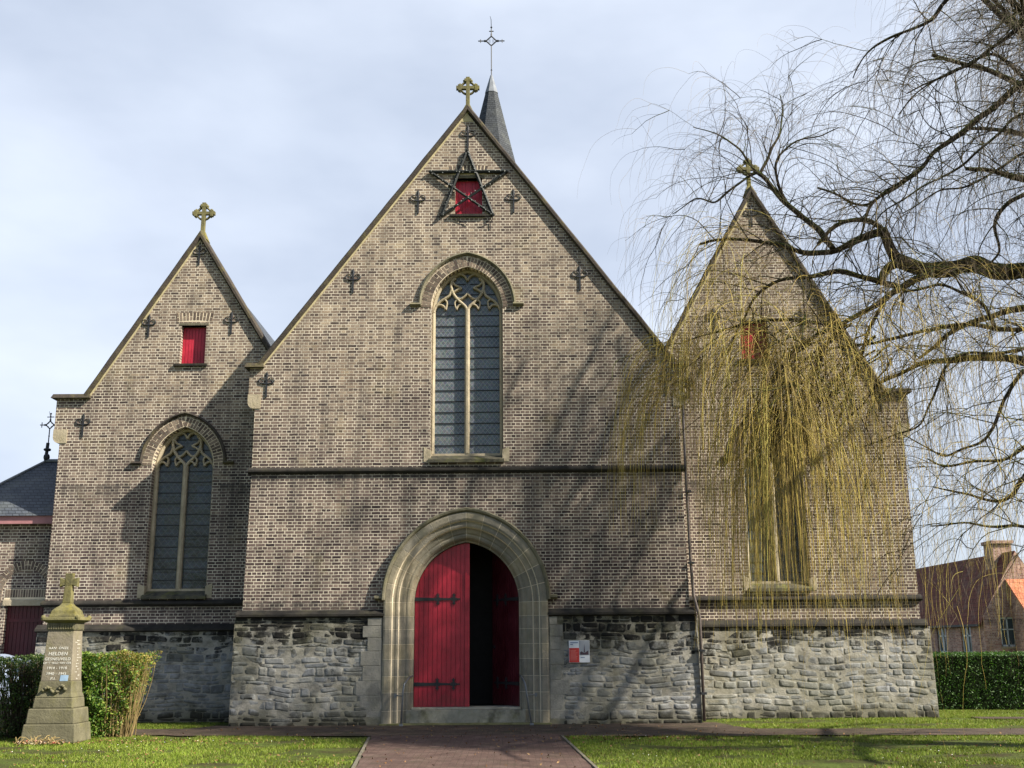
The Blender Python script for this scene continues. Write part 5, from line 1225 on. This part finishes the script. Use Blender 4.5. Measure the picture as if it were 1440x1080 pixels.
# limbs outside the picture: right, above, behind and in front
for i in range(13):
    an = -1.9 + i * .40; el = R.uniform(.35, 1.1); ln = R.uniform(4.5, 7.5)
    if i in (7, 8): el = 1.0
    d = Vector((cos(an) * cos(el), sin(an) * cos(el), sin(el))); p0 = Vector((12.6, -7.0, R.uniform(4.5, 7.8)))
    pts = [p0]; dd = d.copy()
    for k in range(6): dd = (dd + Vector((R.gauss(0, .16), R.gauss(0, .16), -.05 * k + R.gauss(0, .08)))).normalized(); pts.append(pts[-1] + dd * ln / 6)
    limb(pts, .14, .03, 8, .8)
for i in range(13):
    pts = [Vector((12.6, -7.0, 8.0))]; E_ = Vector((R.uniform(9.6, 15.0), R.uniform(-5.5, -2.4), R.uniform(13.6, 17.5)))
    for k in range(1, 7):
        t = k / 6; pts.append(pts[0].lerp(E_, t) + Vector((R.gauss(0, .15), R.gauss(0, .15), 1.6 * t * (1 - t))))
    limb(pts, .12, .035, 8, .95)
for i in range(5):
    d = Vector((-.55 + .1 * i, .1 * (i - 2), 1)).normalized(); pts = [Vector((12.6, -7.0, 7.5))]; dd = d.copy()
    for k in range(6): dd = (dd + Vector((R.gauss(-.05, .12), R.gauss(0, .14), -.04 * k))).normalized(); pts.append(pts[-1] + dd * 1.05)
    limb(pts, .12, .03, 8, .9)
br = Tubes(); tw = Tubes(); gold = Tubes(); nbr = 0
sub = []
for (p, t, ra, w) in carriers:
    n = w / .20; n = int(n) + (R.random() < n - int(n))
    for _ in range(n):
        L_ = R.uniform(.7, 2.3); d = randdir(t, .45, 1.2); d.z += .15
        path = grow(p, d, L_, .13, .42, .13, up=.20); br.add(path, min(ra * .40, .012), .0028, 4); nbr += 1
        for i in range(2, len(path)):
            sub.append((path[i], (path[i] - path[i - 1]).normalized()))
        if R.random() < .8:
            q_ = path[len(path) // 2]; p2 = grow(q_, randdir(path[-1] - path[0], .4, 1.0), L_ * .7, .12, .38, .13, up=.08); br.add(p2, .009, .0035, 3)
            for i in range(2, len(p2)): sub.append((p2[i], (p2[i] - p2[i - 1]).normalized()))
ntw = 0
for (p, t) in sub:
    if R.random() < .78:
        d = randdir(t, .3, 1.1); d.z += .1
        L_ = R.uniform(.3, 1.3) if R.random() < .7 else R.uniform(1.2, 2.4); low = p.z < 8.2 and p.x < 9.5 and R.random() < .28
        if p.x < 4.9 and p.z < 8.2:
            if R.random() < .72: continue
            L_ *= .6
        if low: L_ *= 1.5
        path = grow(p, d, L_, .085, 1.0, .09); (gold if low else tw).add(path, .0036 if low else .0027, .0010, 3); ntw += 1
# dense golden curtains that hang in front of the right gable
def curtain(x0, x1, ytop, ybot, zt0, zt1, zb0, zb1, n, thick=.0042, spread=.25):
    cl = [R.uniform(x0, x1) for _ in range(max(3, int((x1 - x0) * 5)))]            # strands hang in uneven clumps
    for _ in range(n):
        x = R.choice(cl) + R.gauss(0, .07) if R.random() < .7 else R.uniform(x0, x1); y = R.uniform(ytop, ybot); zt = R.uniform(zt0, zt1); zb = R.uniform(zb0, zb1); a_ = R.uniform(0, 2 * pi); h = zt - zb
        if h < .4: continue
        L_ = h * 1.06; p = Vector((x, y, zt)); d = Vector((cos(a_) * spread * 2.2 - spread, sin(a_) * spread * 2, .25)).normalized(); path = [p.copy()]; seg = .14; sway = Vector((R.gauss(.0, .025), R.gauss(0, .02), 0))
        while p.z > zb and len(path) < 60:
            d = (d * .80 + (Vector((0, 0, -1)) + sway + Vector((R.gauss(0, .10), R.gauss(0, .07), 0))) * .20).normalized(); p = p + d * seg; path.append(p.copy())
        gold.add(path, thick, .0020, 3)
        if R.random() < .5 and len(path) > 8:
            q_ = path[R.randint(2, len(path) // 2)]; p2 = grow(q_, Vector((R.gauss(0, .5), R.gauss(0, .3), -.6)), R.uniform(.4, 1.2), .11, .4, .05); gold.add(p2, thick * .75, .0016, 3)
curtain(4.95, 6.25, -7.3, -6.4, 4.6, 6.9, 1.6, 4.0, 400)
curtain(5.2, 6.1, -7.3, -6.6, 4.8, 6.6, 1.9, 2.9, 130)
curtain(4.15, 4.65, -5.2, -4.4, 5.9, 7.1, 3.7, 5.4, 210, spread=.05)
curtain(4.4, 7.3, -7.4, -5.8, 6.6, 7.6, 4.4, 6.2, 120)
curtain(5.6, 7.6, -7.6, -6.6, 6.0, 7.2, 3.4, 5.6, 120)
curtain(5.6, 7.3, -7.4, -6.4, 4.8, 6.4, 1.7, 3.6, 80)
curtain(7.3, 9.6, -8, -6.5, 6.0, 7.8, 3.6, 6.0, 150, .0036)
curtain(7.6, 10.5, -8.4, -6.8, 3.6, 5.2, 1.6, 3.2, 46, .0036)
curtain(4.4, 5.6, -7, -5.6, 7.4, 9.0, 5.8, 7.4, 120, .0036)
# knotty dark secondary wood inside the golden mass
for _ in range(46):
    p = Vector((R.uniform(5.6, 7.4), R.uniform(-7.4, -6.4), R.uniform(5.6, 7.0))); br.add(grow(p, Vector((R.gauss(-.5, .3), R.gauss(0, .3), R.gauss(-.5, .2))), R.uniform(.8, 2.0), .12, .16, .16), .017, .005, 4)
br.build('branches', M_BARK, willow)
cw = tw.build('twigs', M_TWB, willow); cw['kind'] = 'stuff'
cg = gold.build('golden_twigs', M_TWG, willow); cg['kind'] = 'stuff'
print('willow', nbr, ntw, len(gold.V), br.n + tw.n + gold.n)

# ============================================================ GRASS
q = Mat('grass_blade', .55, .3)
c = q.ramp(q.island(), [(0, (.07, .095, .012)), (.4, (.16, .235, .022)), (.75, (.25, .34, .04)), (.93, (.29, .30, .07)), (1, (.34, .27, .12))])
c = q.mix(1, c, q.ramp(q.noise(.55, 5, .6), [(.3, (.72, .70, .7)), (.65, (1.2, 1.2, 1.1))]), 'MULTIPLY'); q.color(c)
tr = q.n('ShaderNodeBsdfTranslucent'); q.put(tr.inputs['Color'], c); ms = q.n('ShaderNodeMixShader'); ms.inputs[0].default_value = .3
q.t.links.new(q.b.outputs[0], ms.inputs[1]); q.t.links.new(tr.outputs[0], ms.inputs[2]); q.t.links.new(ms.outputs[0], q.t.nodes['Material Output'].inputs['Surface']); M_GRASS = q.m
def vnoise(X, Y, seed, sc):
    """vectorised value noise"""
    r_ = np.random.default_rng(seed); T_ = r_.uniform(-1, 1, (64, 64)); x = X * sc + 500; y = Y * sc + 500; xi = np.floor(x).astype(int); yi = np.floor(y).astype(int); fx = x - xi; fy = y - yi; fx = fx * fx * (3 - 2 * fx); fy = fy * fy * (3 - 2 * fy)
    g_ = lambda a_, b_: T_[a_ % 64, b_ % 64]
    return (g_(xi, yi) * (1 - fx) + g_(xi + 1, yi) * fx) * (1 - fy) + (g_(xi, yi + 1) * (1 - fx) + g_(xi + 1, yi + 1) * fx) * fy
def scatter(n, x0, x1, y0, y1):
    X = rng.uniform(x0, x1, n); Y = rng.uniform(y0, y1, n); nf = 1.15 * vnoise(X, Y * 1.4, 1, .9) + .55 * vnoise(X, Y, 2, 2.1) + .3 * vnoise(X, Y, 3, 6)
    thr = -.36 + .30 * np.clip((X - 4) / 6, 0, 1) * (Y < -4.5)                # thin, trampled turf under the willow
    keep = nf + rng.normal(0, .16, n) > thr
    yc = -2.05 - .081 * X; hw = np.where((X > -5.6) & (X < 5.8), .98, .78) + .03 * np.sin(X * 5) + .10 * vnoise(X, Y, 5, 3) + .08 * vnoise(X, Y, 6, 9) - .05
    keep &= ~((np.abs(Y - yc) < hw) & (X > -13)); keep &= ~((np.abs(X) < 5.55) & (Y > -2))
    keep &= ~((Y < -2) & (X > -1.70 - (Y + 3.3) * .085) & (X < 1.98 - (Y + 3.3) * .045)); keep &= ~((X > 11.4) & (np.abs(Y - (.85 - .12 * (X - 11.4))) < .30))
    keep &= ~((X > -10.3) & (X < 10.8) & (Y > 1.25)); keep &= ~((np.abs(X - MX) < .48) & (np.abs(Y - MY) < .38)); keep &= ~((X > -12) & (X < -9.8) & (Y > 1.8)); keep &= ~((X < -5.2) & (X > -9) & (Y > -1.0) & (Y < -0.2) & (X > -6))
    return X[keep], Y[keep]
Xs, Ys = [], []
for args in ((520000, -14, 16, -10.2, 1.9), (60000, 10.9, 22, 1.2, 3.9), (60000, -14, 16, -14, -10.2)):
    a_, b_ = scatter(*args); Xs.append(a_); Ys.append(b_)
X = np.concatenate(Xs); Y = np.concatenate(Ys); n = len(X); H = rng.uniform(.012, .036, n) * (1 + .35 * vnoise(X, Y, 9, 1.2)); A_ = rng.uniform(0, 2 * pi, n); Wd = rng.uniform(.0045, .008, n); le = rng.normal(0, .018, (n, 2))
V = np.stack([np.stack([X - np.cos(A_) * Wd, Y - np.sin(A_) * Wd, np.full(n, -.012)], 1), np.stack([X + np.cos(A_) * Wd, Y + np.sin(A_) * Wd, np.full(n, -.012)], 1), np.stack([X + le[:, 0], Y + le[:, 1], H], 1)], 1).reshape(-1, 3)
tag(np_mesh('grass', V, np.arange(n * 3).reshape(-1, 3), M_GRASS), 'short patchy lawn grass', 'grass', kind='stuff')
# fallen leaves, twigs and daisies in the turf
X = np.concatenate([rng.uniform(-9, 12, 900), rng.normal(-6, 1.2, 250), rng.normal(3.4, 1.2, 260)]); Y = np.concatenate([rng.uniform(-10, -.4, 900), rng.normal(-3.9, .35, 250), rng.normal(-3.9, .4, 260)])
V, F = leafset(np.stack([X, Y, np.full(len(X), .028)], 1), .05); V[:, 2] = np.clip(V[:, 2], .018, .05)
q = Mat('dead_leaf', .9, .1); q.color(q.ramp(q.island(), [(0, (.08, .04, .02)), (.5, (.19, .10, .045)), (1, (.30, .20, .10))]))
tag(np_mesh('fallen_leaves', V, F, q.m), 'brown fallen leaves scattered over lawn and path', 'leaves', kind='stuff')

X = rng.uniform(-9.5, 9, 700); Y = rng.uniform(-10, -3.3, 700); k_ = (vnoise(X, Y, 21, .7) > .1) & ~((X > -2.3) & (X < 2.6)); X = X[k_]; Y = Y[k_]; n = len(X); A_ = rng.uniform(0, 2 * pi, n)
V = np.stack([np.stack([X + .009 * np.cos(A_ + a_), Y + .009 * np.sin(A_ + a_), np.full(n, .042) + .004 * sin(a_)], 1) for a_ in (0, 2 * pi / 5, 4 * pi / 5, 6 * pi / 5, 8 * pi / 5)], 1).reshape(-1, 3)
tag(np_mesh('daisies', V, np.arange(n * 5).reshape(-1, 5), plain('daisy_white', (.75, .75, .68), .7)), 'tiny white daisies dotted through the lawn', 'daisies', kind='stuff')
